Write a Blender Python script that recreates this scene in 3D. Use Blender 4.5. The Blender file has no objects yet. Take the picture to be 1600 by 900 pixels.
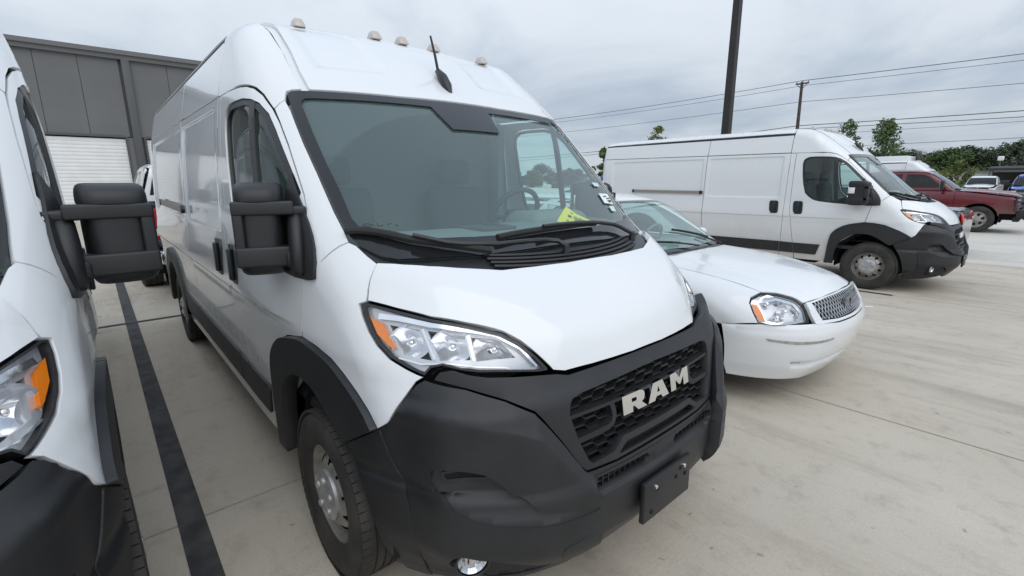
import bpy, bmesh, math, random
import numpy as np
from mathutils import Vector, Matrix
from mathutils.geometry import delaunay_2d_cdt
random.seed(7); rng = np.random.default_rng(7)
R = math.radians
S = bpy.context.scene
COL = S.collection

# ------------------------------------------------------------------ camera
# world frame: X = the way the parked vans face, Y = along the parking row, Z up
cam_d = bpy.data.cameras.new("camera"); cam = bpy.data.objects.new("camera", cam_d); COL.objects.link(cam)
cam_d.sensor_width = 36.0; cam_d.lens = 16.615; cam_d.clip_start = 0.05; cam_d.clip_end = 3000
cam.matrix_world = Matrix.Translation((1.801, -1.542, 1.607)) @ Matrix.Rotation(R(48.925), 4, 'Z') @ Matrix.Rotation(R(90 - 12.599), 4, 'X') @ Matrix.Rotation(R(-0.218), 4, 'Z')
S.camera = cam

# ------------------------------------------------------------------ sky, sun, exposure
SUN_EL, SUN_AZ = R(46), R(-12)          # azimuth measured from +X towards +Y
W = bpy.data.worlds.new("World"); S.world = W; W.use_nodes = True
nt = W.node_tree; nt.nodes.clear()
def wn(t, **k):
    n = nt.nodes.new(t)
    for a, b in k.items(): setattr(n, a, b)
    return n
wo = wn('ShaderNodeOutputWorld'); bg = wn('ShaderNodeBackground'); bg.inputs['Strength'].default_value = 0.093
sky = wn('ShaderNodeTexSky', sky_type='NISHITA'); sky.sun_disc = False
sky.sun_elevation = SUN_EL; sky.sun_rotation = R(90) - SUN_AZ; sky.dust_density = 2.0
tc = wn('ShaderNodeTexCoord'); sep = wn('ShaderNodeSeparateXYZ'); nt.links.new(tc.outputs['Generated'], sep.inputs[0])
# cloud sheet: project the view ray on a plane overhead, so clouds flatten towards the horizon
zc = wn('ShaderNodeMath', operation='MAXIMUM'); nt.links.new(sep.outputs['Z'], zc.inputs[0]); zc.inputs[1].default_value = 0.0
za = wn('ShaderNodeMath', operation='ADD'); nt.links.new(zc.outputs[0], za.inputs[0]); za.inputs[1].default_value = 0.26
dv = wn('ShaderNodeVectorMath', operation='DIVIDE')
cz = wn('ShaderNodeCombineXYZ')
for i in range(3): nt.links.new(za.outputs[0], cz.inputs[i])
nt.links.new(tc.outputs['Generated'], dv.inputs[0]); nt.links.new(cz.outputs[0], dv.inputs[1])
n1 = wn('ShaderNodeTexNoise'); n1.inputs['Scale'].default_value = 0.9; n1.inputs['Detail'].default_value = 7; n1.inputs['Roughness'].default_value = 0.55
n1.inputs['Distortion'].default_value = 0.45
mp = wn('ShaderNodeMapping'); mp.inputs['Location'].default_value = (3.1, 1.7, 0); mp.inputs['Scale'].default_value = (1.0, 1.2, 1)
mp.inputs['Rotation'].default_value = (0, 0, R(-25))
nt.links.new(dv.outputs[0], mp.inputs[0]); nt.links.new(mp.outputs[0], n1.inputs['Vector'])
cr = wn('ShaderNodeValToRGB'); cr.color_ramp.interpolation = 'EASE'
cr.color_ramp.elements[0].position = 0.34; cr.color_ramp.elements[0].color = (4.5, 5.35, 6.5, 1)
cr.color_ramp.elements[1].position = 0.64; cr.color_ramp.elements[1].color = (7.3, 7.95, 8.7, 1)
nt.links.new(n1.outputs[0], cr.inputs[0])
# an overcast sky is brighter overhead than at the horizon
gr = wn('ShaderNodeMapRange'); gr.inputs['From Min'].default_value = 0.0; gr.inputs['From Max'].default_value = 0.9
gr.inputs['To Min'].default_value = 0.80; gr.inputs['To Max'].default_value = 1.6
nt.links.new(zc.outputs[0], gr.inputs['Value'])
ml = wn('ShaderNodeVectorMath', operation='SCALE'); nt.links.new(cr.outputs[0], ml.inputs[0]); nt.links.new(gr.outputs[0], ml.inputs['Scale'])
mx = wn('ShaderNodeMix', data_type='RGBA'); mx.inputs['Factor'].default_value = 0.93
nt.links.new(sky.outputs[0], mx.inputs['A']); nt.links.new(ml.outputs[0], mx.inputs['B'])
nt.links.new(mx.outputs['Result'], bg.inputs['Color']); nt.links.new(bg.outputs[0], wo.inputs[0])

sd = bpy.data.lights.new("sun", 'SUN'); sun = bpy.data.objects.new("sun", sd); COL.objects.link(sun)
sd.energy = 1.05; sd.angle = R(66); sd.color = (1, .96, .91)
sun.rotation_euler = Vector((math.cos(SUN_EL)*math.cos(SUN_AZ), math.cos(SUN_EL)*math.sin(SUN_AZ), math.sin(SUN_EL))).to_track_quat('Z', 'Y').to_euler()
sun.location = (0, 0, 30)
S.view_settings.view_transform = 'Standard'; S.view_settings.look = 'None'; S.view_settings.gamma = 1
S.view_settings.exposure = 0.15
S.render.engine = 'CYCLES'

# ------------------------------------------------------------------ materials
def srgb(h):
    c = [int(h[i:i+2], 16)/255 for i in (0, 2, 4)]
    return tuple(x/12.92 if x <= .04045 else ((x+.055)/1.055)**2.4 for x in c) + (1,)
MATS = {}
def mat(name, col=(.5, .5, .5), rough=.5, metal=0, bump=0, bscale=60, var=0, vscale=3, coat=0, spec=.5, col2=None, coords='Object'):
    m = bpy.data.materials.new(name); m.use_nodes = True; MATS[name] = m
    t = m.node_tree; b = t.nodes['Principled BSDF']
    col = tuple(col)[:3] + (1,)
    b.inputs['Base Color'].default_value = col; b.inputs['Roughness'].default_value = rough; b.inputs['Metallic'].default_value = metal
    b.inputs['Coat Weight'].default_value = coat; b.inputs['Coat Roughness'].default_value = .03; b.inputs['Specular IOR Level'].default_value = spec
    c = t.nodes.new('ShaderNodeTexCoord')
    src = c.outputs['Object']
    if coords == 'World':
        g = t.nodes.new('ShaderNodeNewGeometry'); src = g.outputs['Position']
    if var:
        n = t.nodes.new('ShaderNodeTexNoise'); n.inputs['Scale'].default_value = vscale; n.inputs['Detail'].default_value = 5
        t.links.new(src, n.inputs['Vector'])
        mxn = t.nodes.new('ShaderNodeMix'); mxn.data_type = 'RGBA'
        mr = t.nodes.new('ShaderNodeMapRange'); mr.inputs['From Min'].default_value = .35; mr.inputs['From Max'].default_value = .65
        t.links.new(n.outputs[0], mr.inputs[0]); t.links.new(mr.outputs[0], mxn.inputs['Factor'])
        c2 = col2 if col2 else tuple(x*(1-var) for x in col[:3]) + (1,)
        mxn.inputs['A'].default_value = col; mxn.inputs['B'].default_value = tuple(c2)[:3] + (1,)
        t.links.new(mxn.outputs['Result'], b.inputs['Base Color'])
    if bump:
        n = t.nodes.new('ShaderNodeTexNoise'); n.inputs['Scale'].default_value = bscale; n.inputs['Detail'].default_value = 3
        t.links.new(src, n.inputs['Vector'])
        bp = t.nodes.new('ShaderNodeBump'); bp.inputs['Strength'].default_value = bump; bp.inputs['Distance'].default_value = .004
        t.links.new(n.outputs[0], bp.inputs['Height']); t.links.new(bp.outputs[0], b.inputs['Normal'])
    return m
def glass(name, tint, gloss=(1, 1, 1), rough=.0, ior=1.5, haze=0, hcol=(.6, .7, .7), wipe=None):
    m = bpy.data.materials.new(name); m.use_nodes = True; MATS[name] = m
    t = m.node_tree; t.nodes.clear()
    o = t.nodes.new('ShaderNodeOutputMaterial'); a = t.nodes.new('ShaderNodeBsdfTransparent'); g = t.nodes.new('ShaderNodeBsdfGlossy')
    a.inputs[0].default_value = tuple(tint) + (1,); g.inputs[0].default_value = tuple(gloss) + (1,); g.inputs['Roughness'].default_value = rough
    fr = t.nodes.new('ShaderNodeFresnel'); ge = t.nodes.new('ShaderNodeNewGeometry'); mi = t.nodes.new('ShaderNodeMath'); mi.operation = 'MULTIPLY_ADD'
    mi.inputs[1].default_value = 1/ior-ior; mi.inputs[2].default_value = ior       # same reflectance from inside and outside: a thin pane
    t.links.new(ge.outputs['Backfacing'], mi.inputs[0]); t.links.new(mi.outputs[0], fr.inputs[0])
    mxs = t.nodes.new('ShaderNodeMixShader'); t.links.new(fr.outputs[0], mxs.inputs[0]); t.links.new(g.outputs[0], mxs.inputs[2])
    if haze:          # thin film of dust; its colour also stands in for the veil of reflected sky
        d = t.nodes.new('ShaderNodeBsdfDiffuse'); d.inputs[0].default_value = tuple(hcol) + (1,)
        m2 = t.nodes.new('ShaderNodeMixShader'); m2.inputs[0].default_value = haze
        if wipe:      # the wipers have cleared arcs in the dust
            tc_ = t.nodes.new('ShaderNodeTexCoord'); last = None
            for (c_, r0, r1) in wipe:
                ds = t.nodes.new('ShaderNodeVectorMath'); ds.operation = 'DISTANCE'; ds.inputs[1].default_value = c_; t.links.new(tc_.outputs['Object'], ds.inputs[0])
                mr = t.nodes.new('ShaderNodeMapRange'); mr.inputs['From Min'].default_value = r1-.012; mr.inputs['From Max'].default_value = r1; mr.inputs['To Min'].default_value = haze; mr.inputs['To Max'].default_value = haze*1.35
                t.links.new(ds.outputs['Value'], mr.inputs[0])
                if last is None: last = mr.outputs[0]
                else:
                    mn = t.nodes.new('ShaderNodeMath'); mn.operation = 'MINIMUM'; t.links.new(last, mn.inputs[0]); t.links.new(mr.outputs[0], mn.inputs[1]); last = mn.outputs[0]
            t.links.new(last, m2.inputs[0])
        t.links.new(a.outputs[0], m2.inputs[1]); t.links.new(d.outputs[0], m2.inputs[2]); t.links.new(m2.outputs[0], mxs.inputs[1])
    else: t.links.new(a.outputs[0], mxs.inputs[1])
    t.links.new(mxs.outputs[0], o.inputs[0])
    return m

WHITE = mat('white_paint', (.74, .755, .77), .22, coat=.6)
def add_dirt(m, col, z0, z1, amt):
    """road dirt sprayed up from the wheels: beige film with noisy upper edge"""
    t = m.node_tree; b = t.nodes['Principled BSDF']
    c = t.nodes.new('ShaderNodeTexCoord'); s = t.nodes.new('ShaderNodeSeparateXYZ'); t.links.new(c.outputs['Object'], s.inputs[0])
    n = t.nodes.new('ShaderNodeTexNoise'); n.inputs['Scale'].default_value = 3; n.inputs['Detail'].default_value = 8; n.inputs['Roughness'].default_value = .65
    mpn = t.nodes.new('ShaderNodeMapping'); mpn.inputs['Scale'].default_value = (1, 1, .5)
    t.links.new(c.outputs['Object'], mpn.inputs[0]); t.links.new(mpn.outputs[0], n.inputs['Vector'])
    a = t.nodes.new('ShaderNodeMath'); a.operation = 'MULTIPLY_ADD'; t.links.new(n.outputs[0], a.inputs[0]); a.inputs[1].default_value = .5; t.links.new(s.outputs['Z'], a.inputs[2])
    mr = t.nodes.new('ShaderNodeMapRange'); mr.inputs['From Min'].default_value = z0+.25; mr.inputs['From Max'].default_value = z1+.25
    mr.inputs['To Min'].default_value = amt; mr.inputs['To Max'].default_value = 0
    t.links.new(a.outputs[0], mr.inputs[0])
    mxn = t.nodes.new('ShaderNodeMix'); mxn.data_type = 'RGBA'
    mxn.inputs['A'].default_value = b.inputs['Base Color'].default_value; mxn.inputs['B'].default_value = tuple(col) + (1,)
    t.links.new(mr.outputs[0], mxn.inputs['Factor']); t.links.new(mxn.outputs['Result'], b.inputs['Base Color'])
    r = t.nodes.new('ShaderNodeMapRange'); r.inputs['To Min'].default_value = b.inputs['Roughness'].default_value; r.inputs['To Max'].default_value = .6
    t.links.new(mr.outputs[0], r.inputs[0]); t.links.new(r.outputs[0], b.inputs['Roughness'])
SIDEW = mat('white_side_paint', (.74, .755, .77), .16, coat=.7); add_dirt(SIDEW, (.36, .31, .25), .38, 1.02, .55)
PLAST = mat('black_plastic', (.0185, .0195, .022), .46, bump=.22, bscale=420, var=.3, vscale=7)
def add_scuffs(m):
    t = m.node_tree; b = t.nodes['Principled BSDF']; c = t.nodes.new('ShaderNodeTexCoord'); mpn = t.nodes.new('ShaderNodeMapping'); mpn.inputs['Scale'].default_value = (5, 5, 16); mpn.inputs['Rotation'].default_value = (.5, .3, .2)
    n = t.nodes.new('ShaderNodeTexNoise'); n.inputs['Scale'].default_value = 3.2; n.inputs['Detail'].default_value = 5; n.inputs['Roughness'].default_value = .75
    t.links.new(c.outputs['Object'], mpn.inputs[0]); t.links.new(mpn.outputs[0], n.inputs['Vector'])
    mr = t.nodes.new('ShaderNodeMapRange'); mr.inputs['From Min'].default_value = .74; mr.inputs['From Max'].default_value = .82; mr.inputs['To Max'].default_value = .4; t.links.new(n.outputs[0], mr.inputs[0])
    src = b.inputs['Base Color'].links[0].from_socket; mxn = t.nodes.new('ShaderNodeMix'); mxn.data_type = 'RGBA'; t.links.new(mr.outputs[0], mxn.inputs['Factor']); t.links.new(src, mxn.inputs['A']); mxn.inputs['B'].default_value = (.16, .16, .165, 1); t.links.new(mxn.outputs['Result'], b.inputs['Base Color'])
add_scuffs(PLAST)
PLAST2 = mat('smooth_black_plastic', (.018, .019, .021), .38, bump=.1, bscale=300)
DARK = mat('dark_void', (.006, .006, .006), .9)
FRIT = mat('frit', (.016, .016, .018), .06)
RUB = mat('rubber', (.02, .02, .02), .75, bump=.2, bscale=150, var=.4, vscale=9)
TYRE = mat('tyre_rubber', (.022, .021, .02), .8, bump=.3, bscale=90, var=.5, vscale=7, col2=(.05, .046, .04))
STEEL = mat('steel_rim', (.44, .43, .41), .42, metal=.5, bump=.12, bscale=40, var=.45, vscale=10, col2=(.24, .215, .19))
CAPS = mat('silver_cap', (.52, .52, .52), .38, metal=.6, var=.3, vscale=20)
CHROME = mat('chrome', (.85, .86, .88), .06, metal=1)
SATIN = mat('satin_chrome', (.86, .86, .87), .14, metal=1)
REFL = mat('reflector', (.86, .87, .9), .12, metal=.92)
LGREY = mat('lamp_bezel', (.60, .61, .63), .22, metal=.5)
AMBER = mat('amber_lens', (.90, .23, .01), .15, coat=.5)
REDL = mat('red_lens', (.45, .01, .012), .15, coat=.5)
LENS = glass('clear_lens', (.93, .94, .95), rough=.01, ior=1.45)
GLASS = glass('windshield_glass', (.74, .92, .88), rough=0, ior=1.60, haze=.105, hcol=(.44, .62, .62), wipe=[((.452, -.067, 1.33), 0, 1.02), ((.375, .515, 1.34), 0, .70)])
SGLASS = glass('side_glass', (.72, .88, .85), rough=0, ior=1.55)
TGLASS = glass('tinted_glass', (.10, .12, .12), rough=0, ior=1.52)
INT = mat('interior_grey', (.20, .21, .21), .7, bump=.2, bscale=200)
INTD = mat('interior_dark', (.045, .048, .05), .8)
INTL = mat('interior_light', (.30, .31, .31), .8)
WHITEP = mat('paper_white', (.8, .8, .8), .7)
YEL = mat('paper_yellow', (.95, .74, .03), .7)
INK = mat('ink', (.05, .05, .03), .8)
CHALK = mat('white_marker', (.8, .8, .8), .8)
ALU = mat('anodised_rail', (.33, .30, .26), .4, metal=.5)

# ------------------------------------------------------------------ objects
def link(o, par=None):
    COL.objects.link(o)
    if par: o.parent = par
    return o
def tag(o, label=None, cat=None, group=None, kind=None):
    if label: o['label'] = label
    if cat: o['category'] = cat
    if group: o['group'] = group
    if kind: o['kind'] = kind
    return o
def empty(name, loc=(0, 0, 0), rz=0, **k):
    o = bpy.data.objects.new(name, None); o.empty_display_size = .2; COL.objects.link(o)
    o.location = loc; o.rotation_euler = (0, 0, rz); tag(o, **k); return o
def meshobj(name, v, f, m, par=None, smooth=False, normals=None):
    me = bpy.data.meshes.new(name)
    me.from_pydata([tuple(map(float, x)) for x in v], [], [tuple(map(int, x)) for x in f])
    if m: me.materials.append(m)
    if smooth or normals is not None: me.polygons.foreach_set('use_smooth', [True]*len(me.polygons))
    me.update()
    if normals is not None: me.normals_split_custom_set_from_vertices([tuple(map(float, n)) for n in normals])
    return link(bpy.data.objects.new(name, me), par)
def bmobj(name, bm, m, par=None, smooth=None):
    me = bpy.data.meshes.new(name); bmesh.ops.recalc_face_normals(bm, faces=bm.faces); bm.to_mesh(me); bm.free()
    if m: me.materials.append(m)
    if smooth:
        me.polygons.foreach_set('use_smooth', [True]*len(me.polygons)); me.set_sharp_from_angle(angle=R(smooth))
    return link(bpy.data.objects.new(name, me), par)
def bx(bm, c, s, rot=None, bev=0, seg=2, taper=None):
    """box of size s centred at c"""
    r = bmesh.ops.create_cube(bm, size=1); vs = r['verts']
    for v in vs:
        co = Vector((v.co.x*s[0], v.co.y*s[1], v.co.z*s[2]))
        if taper and co.z > 0: co.x *= taper[0]; co.y *= taper[1]
        v.co = co
    if bev:
        es = list({e for v in vs for e in v.link_edges})
        rr = bmesh.ops.bevel(bm, geom=es, offset=bev, segments=seg, affect='EDGES', profile=.5)
        vs = list({v for f in rr['faces'] for v in f.verts} | {v for v in vs if v.is_valid})
        seen = set(vs); st = list(vs)
        while st:
            for e in st.pop().link_edges:
                for w in e.verts:
                    if w not in seen: seen.add(w); st.append(w)
        vs = list(seen)
    for v in vs:
        co = v.co
        if rot is not None: co = rot @ co
        v.co = co + Vector(c)
    return vs
def tube(bm, pts, r, n=8, cap=True):
    """tube along pts; r scalar or list"""
    pts = [Vector(p) for p in pts]; rs = r if hasattr(r, '__len__') else [r]*len(pts)
    rings = []; up = None
    for i, p in enumerate(pts):
        d = (pts[min(i+1, len(pts)-1)] - pts[max(i-1, 0)]).normalized()
        if up is None or abs(up.dot(d)) > .95: up = Vector((0, 0, 1)) if abs(d.z) < .9 else Vector((1, 0, 0))
        a = d.cross(up).normalized(); b = a.cross(d).normalized(); up = b
        rings.append([bm.verts.new(p + (a*math.cos(2*math.pi*k/n) + b*math.sin(2*math.pi*k/n))*rs[i]) for k in range(n)])
    for i in range(len(rings)-1):
        for k in range(n): bm.faces.new((rings[i][k], rings[i][(k+1) % n], rings[i+1][(k+1) % n], rings[i+1][k]))
    if cap: bm.faces.new(rings[0][::-1]); bm.faces.new(rings[-1])
def lathe(bm, prof, n=48, axis='Y', c=(0, 0, 0), skip=None):
    """prof: list of (radius, offset along axis)"""
    rings = []
    for r, o in prof:
        ring = []
        for k in range(n):
            a = 2*math.pi*k/n
            p = (r*math.cos(a), o, r*math.sin(a)) if axis == 'Y' else ((o, r*math.cos(a), r*math.sin(a)) if axis == 'X' else (r*math.cos(a), r*math.sin(a), o))
            ring.append(bm.verts.new(Vector(p) + Vector(c)))
        rings.append(ring)
    for i in range(len(rings)-1):
        for k in range(n):
            if skip and skip(i, k): continue
            bm.faces.new((rings[i][k], rings[i][(k+1) % n], rings[i+1][(k+1) % n], rings[i+1][k]))
    return rings
def prism(bm, poly, a, b, ax=1):
    """closed prism: 2D poly extruded from a to b along axis ax"""
    def mk(u, w, t):
        return (t, u, w) if ax == 0 else ((u, t, w) if ax == 1 else (u, w, t))
    A = [bm.verts.new(mk(u, w, a)) for u, w in poly]; B = [bm.verts.new(mk(u, w, b)) for u, w in poly]
    n = len(poly)
    bm.faces.new(A); bm.faces.new(B[::-1])
    for i in range(n): bm.faces.new((A[i], B[i], B[(i+1) % n], A[(i+1) % n]))
def copy_tree(o, par=None):
    c = o.copy(); COL.objects.link(c); c.parent = par
    for ch in list(o.children): copy_tree(ch, c)
    return c

# ------------------------------------------------------------------ smooth body surfaces
def spl(pts, n=40):
    p = np.array(sorted(pts), float); x, y = p[:, 0], p[:, 1]
    hh = np.diff(x); d = np.diff(y)/hh
    m = np.zeros(len(x)); m[0] = d[0]; m[-1] = d[-1]
    for i in range(1, len(x)-1):
        if d[i-1]*d[i] > 0:
            w1 = 2*hh[i]+hh[i-1]; w2 = hh[i]+2*hh[i-1]; m[i] = (w1+w2)/(w1/d[i-1]+w2/d[i])
    xs = []; ys = []
    for i in range(len(hh)):
        t = np.linspace(0, 1, n, endpoint=False); h = hh[i]
        xs.append(x[i]+t*h)
        ys.append((1+2*t)*(1-t)**2*y[i]+t*(1-t)**2*h*m[i]+t*t*(3-2*t)*y[i+1]+t*t*(t-1)*h*m[i+1])
    xs = np.concatenate(xs+[[x[-1]]]); ys = np.concatenate(ys+[[y[-1]]])
    return xs, ys, np.gradient(ys, xs)
def ev(t, x): return np.interp(x, t[0], t[1])
def evd(t, x): return np.interp(x, t[0], t[2])
def smin(a, b, r):
    u = np.maximum(r-a, 0); v = np.maximum(r-b, 0)
    return np.maximum(r, np.minimum(a, b))-np.sqrt(u*u+v*v)
def sstep(a, b, x):
    t = np.clip((x-a)/(b-a), 0, 1); return t*t*(3-2*t)
def solve(f, A, D, t0, t1, n=40):
    A = np.asarray(A, float)
    ts = np.linspace(t0, t1, n); lo = np.full(len(A), np.nan); hi = np.full(len(A), np.nan)
    prev = f(A+t0*D)
    for i in range(1, n):
        cur = f(A+ts[i]*D); m = (prev < 0) & (cur >= 0) & np.isnan(lo)
        lo[m] = ts[i-1]; hi[m] = ts[i]; prev = cur
    for _ in range(22):
        mid = (lo+hi)/2; c = f(A+mid[:, None]*D)
        lo = np.where(c < 0, mid, lo); hi = np.where(c < 0, hi, mid)
    return A+((lo+hi)/2)[:, None]*D
def grad(f, P, e=1e-4):
    g = np.empty_like(P)
    for i in range(3):
        d = np.zeros(3); d[i] = e
        g[:, i] = (f(P+d)-f(P-d))/(2*e)
    return g
def newton(f, P, it=6):
    for _ in range(it):
        g = grad(f, P); v = f(P); P = P - g*(v/np.maximum((g*g).sum(1), 1e-6))[:, None]
    return P
def inpoly(q, poly):
    x, y = q[:, 0], q[:, 1]; c = np.zeros(len(q), bool); n = len(poly)
    for i in range(n):
        x0, y0 = poly[i]; x1, y1 = poly[(i+1) % n]
        if y0 == y1: continue
        m = ((y0 > y) != (y1 > y)) & (x < (x1-x0)*(y-y0)/(y1-y0)+x0); c ^= m
    return c
def segdist(q, poly, closed=True):
    d = np.full(len(q), 1e9); n = len(poly)
    for i in range(n if closed else n-1):
        a = np.array(poly[i]); b = np.array(poly[(i+1) % n]); ab = b-a
        t = np.clip(((q-a)@ab)/max(ab@ab, 1e-12), 0, 1)
        d = np.minimum(d, np.linalg.norm(q-a-t[:, None]*ab, axis=1))
    return d
def resample(p, h):
    o = []; n = len(p)
    for i in range(n):
        a = p[i]; b = p[(i+1) % n]; k = max(1, int(np.ceil(np.linalg.norm(b-a)/h)))
        for j in range(k): o.append(a+(b-a)*j/k)
    return np.array(o)
def area(p):
    x, y = p[:, 0], p[:, 1]; return .5*np.sum(x*np.roll(y, -1)-np.roll(x, -1)*y)
def shrink(p, g):
    if area(p) < 0: p = p[::-1]
    d = np.roll(p, -1, 0)-p; L = np.linalg.norm(d, axis=1, keepdims=True); p = p[L[:, 0] > 1e-6]
    d = np.roll(p, -1, 0)-p; d /= np.linalg.norm(d, axis=1, keepdims=True)
    nn = np.stack([-d[:, 1], d[:, 0]], 1); m = nn+np.roll(nn, 1, 0)
    m /= np.maximum((m*m).sum(1, keepdims=True)/2, .5)
    return p+m*g
def cs(p, n=4, closed=False):
    """Catmull-Rom curve through the points"""
    p = np.array(p, float); N = len(p); o = []
    for i in range(N if closed else N-1):
        a, b, c, d = (p[(i-1) % N], p[i], p[(i+1) % N], p[(i+2) % N]) if closed else (p[max(i-1, 0)], p[i], p[i+1], p[min(i+2, N-1)])
        for j in range(n):
            t = j/n; o.append(.5*((2*b)+(-a+c)*t+(2*a-5*b+4*c-d)*t*t+(-a+3*b-3*c+d)*t**3))
    if not closed: o.append(p[-1])
    return [tuple(x) for x in o]
class Proj:
    def __init__(s, D):
        D = np.array(D, float); s.D = D/np.linalg.norm(D)
        up = np.array([0, 0, 1.]) if abs(s.D[2]) < .95 else np.array([1., 0, 0])
        s.e1 = np.cross(s.D, up); s.e1 /= np.linalg.norm(s.e1); s.e2 = np.cross(s.e1, s.D)
    def to(s, P): P = np.asarray(P, float); return np.stack([P@s.e1, P@s.e2], -1)
    def base(s, q, t): return q[:, :1]*s.e1+q[:, 1:]*s.e2+t*s.D
def recess(pr, poly3, depth, w):
    """displacement function: inside poly3 the surface sinks by depth over a wall of width w"""
    poly = pr.to(np.array(poly3))
    def fn(q):
        ins = inpoly(q, poly); d = segdist(q, poly); sd_ = np.where(ins, d, -d)
        return -depth*sstep(0, w, sd_)
    fn.lines = [poly, shrink(poly, w), shrink(poly, w*.5)]
    return fn
def panel(name, out, D, f, m, par, holes=(), h=.05, off=0., fl=.02, gap=.003, disp=None, lines=(), hole_gap=None):
    pr = D if isinstance(D, Proj) else Proj(D)
    out = np.array(out, float); s_ = out@pr.D; t0 = s_.min()-.45; t1 = s_.max()+.9
    p2 = shrink(pr.to(out), gap); p2 = resample(p2, h*.8)
    hs = []
    for H in holes:
        q = pr.to(np.array(H, float)); q = shrink(q, -(gap if hole_gap is None else hole_gap)); hs.append(resample(q, h*.8))
    pts = [p2]; edges = []
    def loop(n0, n): return [(n0+i, n0+(i+1) % n) for i in range(n)]
    k = 0
    edges += loop(0, len(p2)); k = len(p2)
    for q in hs: pts.append(q); edges += loop(k, len(q)); k += len(q)
    allb = [p2]+hs
    def inside(q, mrg):
        ok = inpoly(q, p2)
        for g in hs: ok &= ~inpoly(q, g)
        if mrg > 0:
            for g in allb: ok &= segdist(q, g) > mrg
        return ok
    ls = list(lines)
    if disp is not None:
        for dd in (disp if isinstance(disp, (list, tuple)) else [disp]):
            for l in getattr(dd, 'lines', []): ls.append(np.vstack([l, l[:1]]))
    lpts = []
    for l in ls:
        l = np.asarray(l, float)
        if l.shape[1] == 3: l = pr.to(l)
        o = []
        for i in range(len(l)-1):
            kk = max(1, int(np.ceil(np.linalg.norm(l[i+1]-l[i])/(h*.7))))
            o += [l[i]+(l[i+1]-l[i])*j/kk for j in range(kk)]
        o.append(l[-1]); o = np.array(o); ok = inside(o, h*.12)
        idx = {}
        for i in range(len(o)):
            if ok[i]: idx[i] = k+len(idx)
        for i in range(len(o)-1):
            if i in idx and i+1 in idx: edges.append((idx[i], idx[i+1]))
        if idx: pts.append(o[ok]); k += len(idx); lpts.append(o[ok])
    lo = p2.min(0); hi = p2.max(0)
    gx = np.arange(lo[0]+h*.5, hi[0], h); gy = np.arange(lo[1]+h*.5, hi[1], h*.87)
    G = np.array([(x+(h*.5 if j % 2 else 0), y) for j, y in enumerate(gy) for x in gx]) if len(gx) and len(gy) else np.zeros((0, 2))
    if len(G):
        ok = inside(G, h*.45)
        if lpts:
            L = np.vstack(lpts)
            for i in np.nonzero(ok)[0]:
                if np.min(((L-G[i])**2).sum(1)) < (h*.4)**2: ok[i] = False
        pts.append(G[ok])
    q = np.vstack(pts)
    V, E, F, _, _, _ = delaunay_2d_cdt([Vector(x) for x in q], edges, [], 0, 1e-6)
    q = np.array([tuple(x) for x in V]); F = [f_ for f_ in F if len(f_) >= 3]
    T = np.array([t for t in F if len(t) == 3])
    cen = q[T].mean(1); ar = np.abs(np.cross(q[T[:, 1]]-q[T[:, 0]], q[T[:, 2]]-q[T[:, 0]]))
    T = T[inside(cen, 0) & (ar > 1e-9)]
    used = np.unique(T); re = -np.ones(len(q), int); re[used] = np.arange(len(used)); q = q[used]; T = re[T]
    def surf(qq):
        P = solve(f, pr.base(qq, t0), pr.D, 0, t1-t0)
        bad = np.isnan(P[:, 0])
        if bad.any():   # ray slips past a rounded corner: take the nearest solved neighbour and slide on to the surface
            good = np.nonzero(~bad)[0]
            if len(good):
                for i in np.nonzero(bad)[0]:
                    j = good[np.argmin(((qq[good]-qq[i])**2).sum(1))]; P[i] = P[j]+(qq[i]-qq[j])[0]*pr.e1+(qq[i]-qq[j])[1]*pr.e2
                P[bad] = newton(f, P[bad])
        g = grad(f, P); n = -g/np.maximum(np.linalg.norm(g, axis=1, keepdims=True), 1e-9)
        if disp is not None or off:
            dd = np.full(len(qq), float(off))
            for d_ in (disp if isinstance(disp, (list, tuple)) else ([disp] if disp is not None else [])): dd = dd+d_(qq)
            P = P+n*dd[:, None]
        return P, n
    P, n = surf(q)
    if disp is not None:
        e = 2e-3
        a = surf(q+[e, 0])[0]-surf(q-[e, 0])[0]; b = surf(q+[0, e])[0]-surf(q-[0, e])[0]
        nn = np.cross(a, b); nn /= np.maximum(np.linalg.norm(nn, axis=1, keepdims=True), 1e-12)
        sg = np.sign((nn*n).sum(1, keepdims=True)); sg[sg == 0] = 1; nn *= sg
        bad = (np.abs((nn*n).sum(1)) < .15) | ~np.isfinite(nn).all(1); nn[bad] = n[bad]; n = nn
    fn_ = np.cross(P[T[:, 1]]-P[T[:, 0]], P[T[:, 2]]-P[T[:, 0]]); fl_ = (fn_*n[T].mean(1)).sum(1) < 0
    T[fl_] = T[fl_][:, ::-1]
    verts = [P]; norms = [n]; faces = [tuple(t) for t in T]
    if fl:
        cnt = {}
        for t in T:
            for i in range(3):
                a, b = t[i], t[(i+1) % 3]; cnt[(a, b)] = 1
        be = [e for e in cnt if (e[1], e[0]) not in cnt]
        bv = sorted({x for e in be for x in e}); o1 = {x: len(P)+i for i, x in enumerate(bv)}; o2 = {x: len(P)+len(bv)+i for i, x in enumerate(bv)}
        # side normals
        sn = np.zeros_like(P)
        for a, b in be:
            d = P[b]-P[a]; s2 = np.cross(d, n[a]); L = np.linalg.norm(s2)
            if L > 1e-9: sn[a] += s2/L; sn[b] += s2/L
        sn /= np.maximum(np.linalg.norm(sn, axis=1, keepdims=True), 1e-9)
        bvA = np.array(bv)
        verts += [P[bvA], P[bvA]-n[bvA]*fl-sn[bvA]*min(fl*.15, .004)]; norms += [(sn[bvA]+n[bvA]*.35), sn[bvA]]
        for a, b in be: faces.append((o1[a], o2[a], o2[b], o1[b]))
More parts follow.
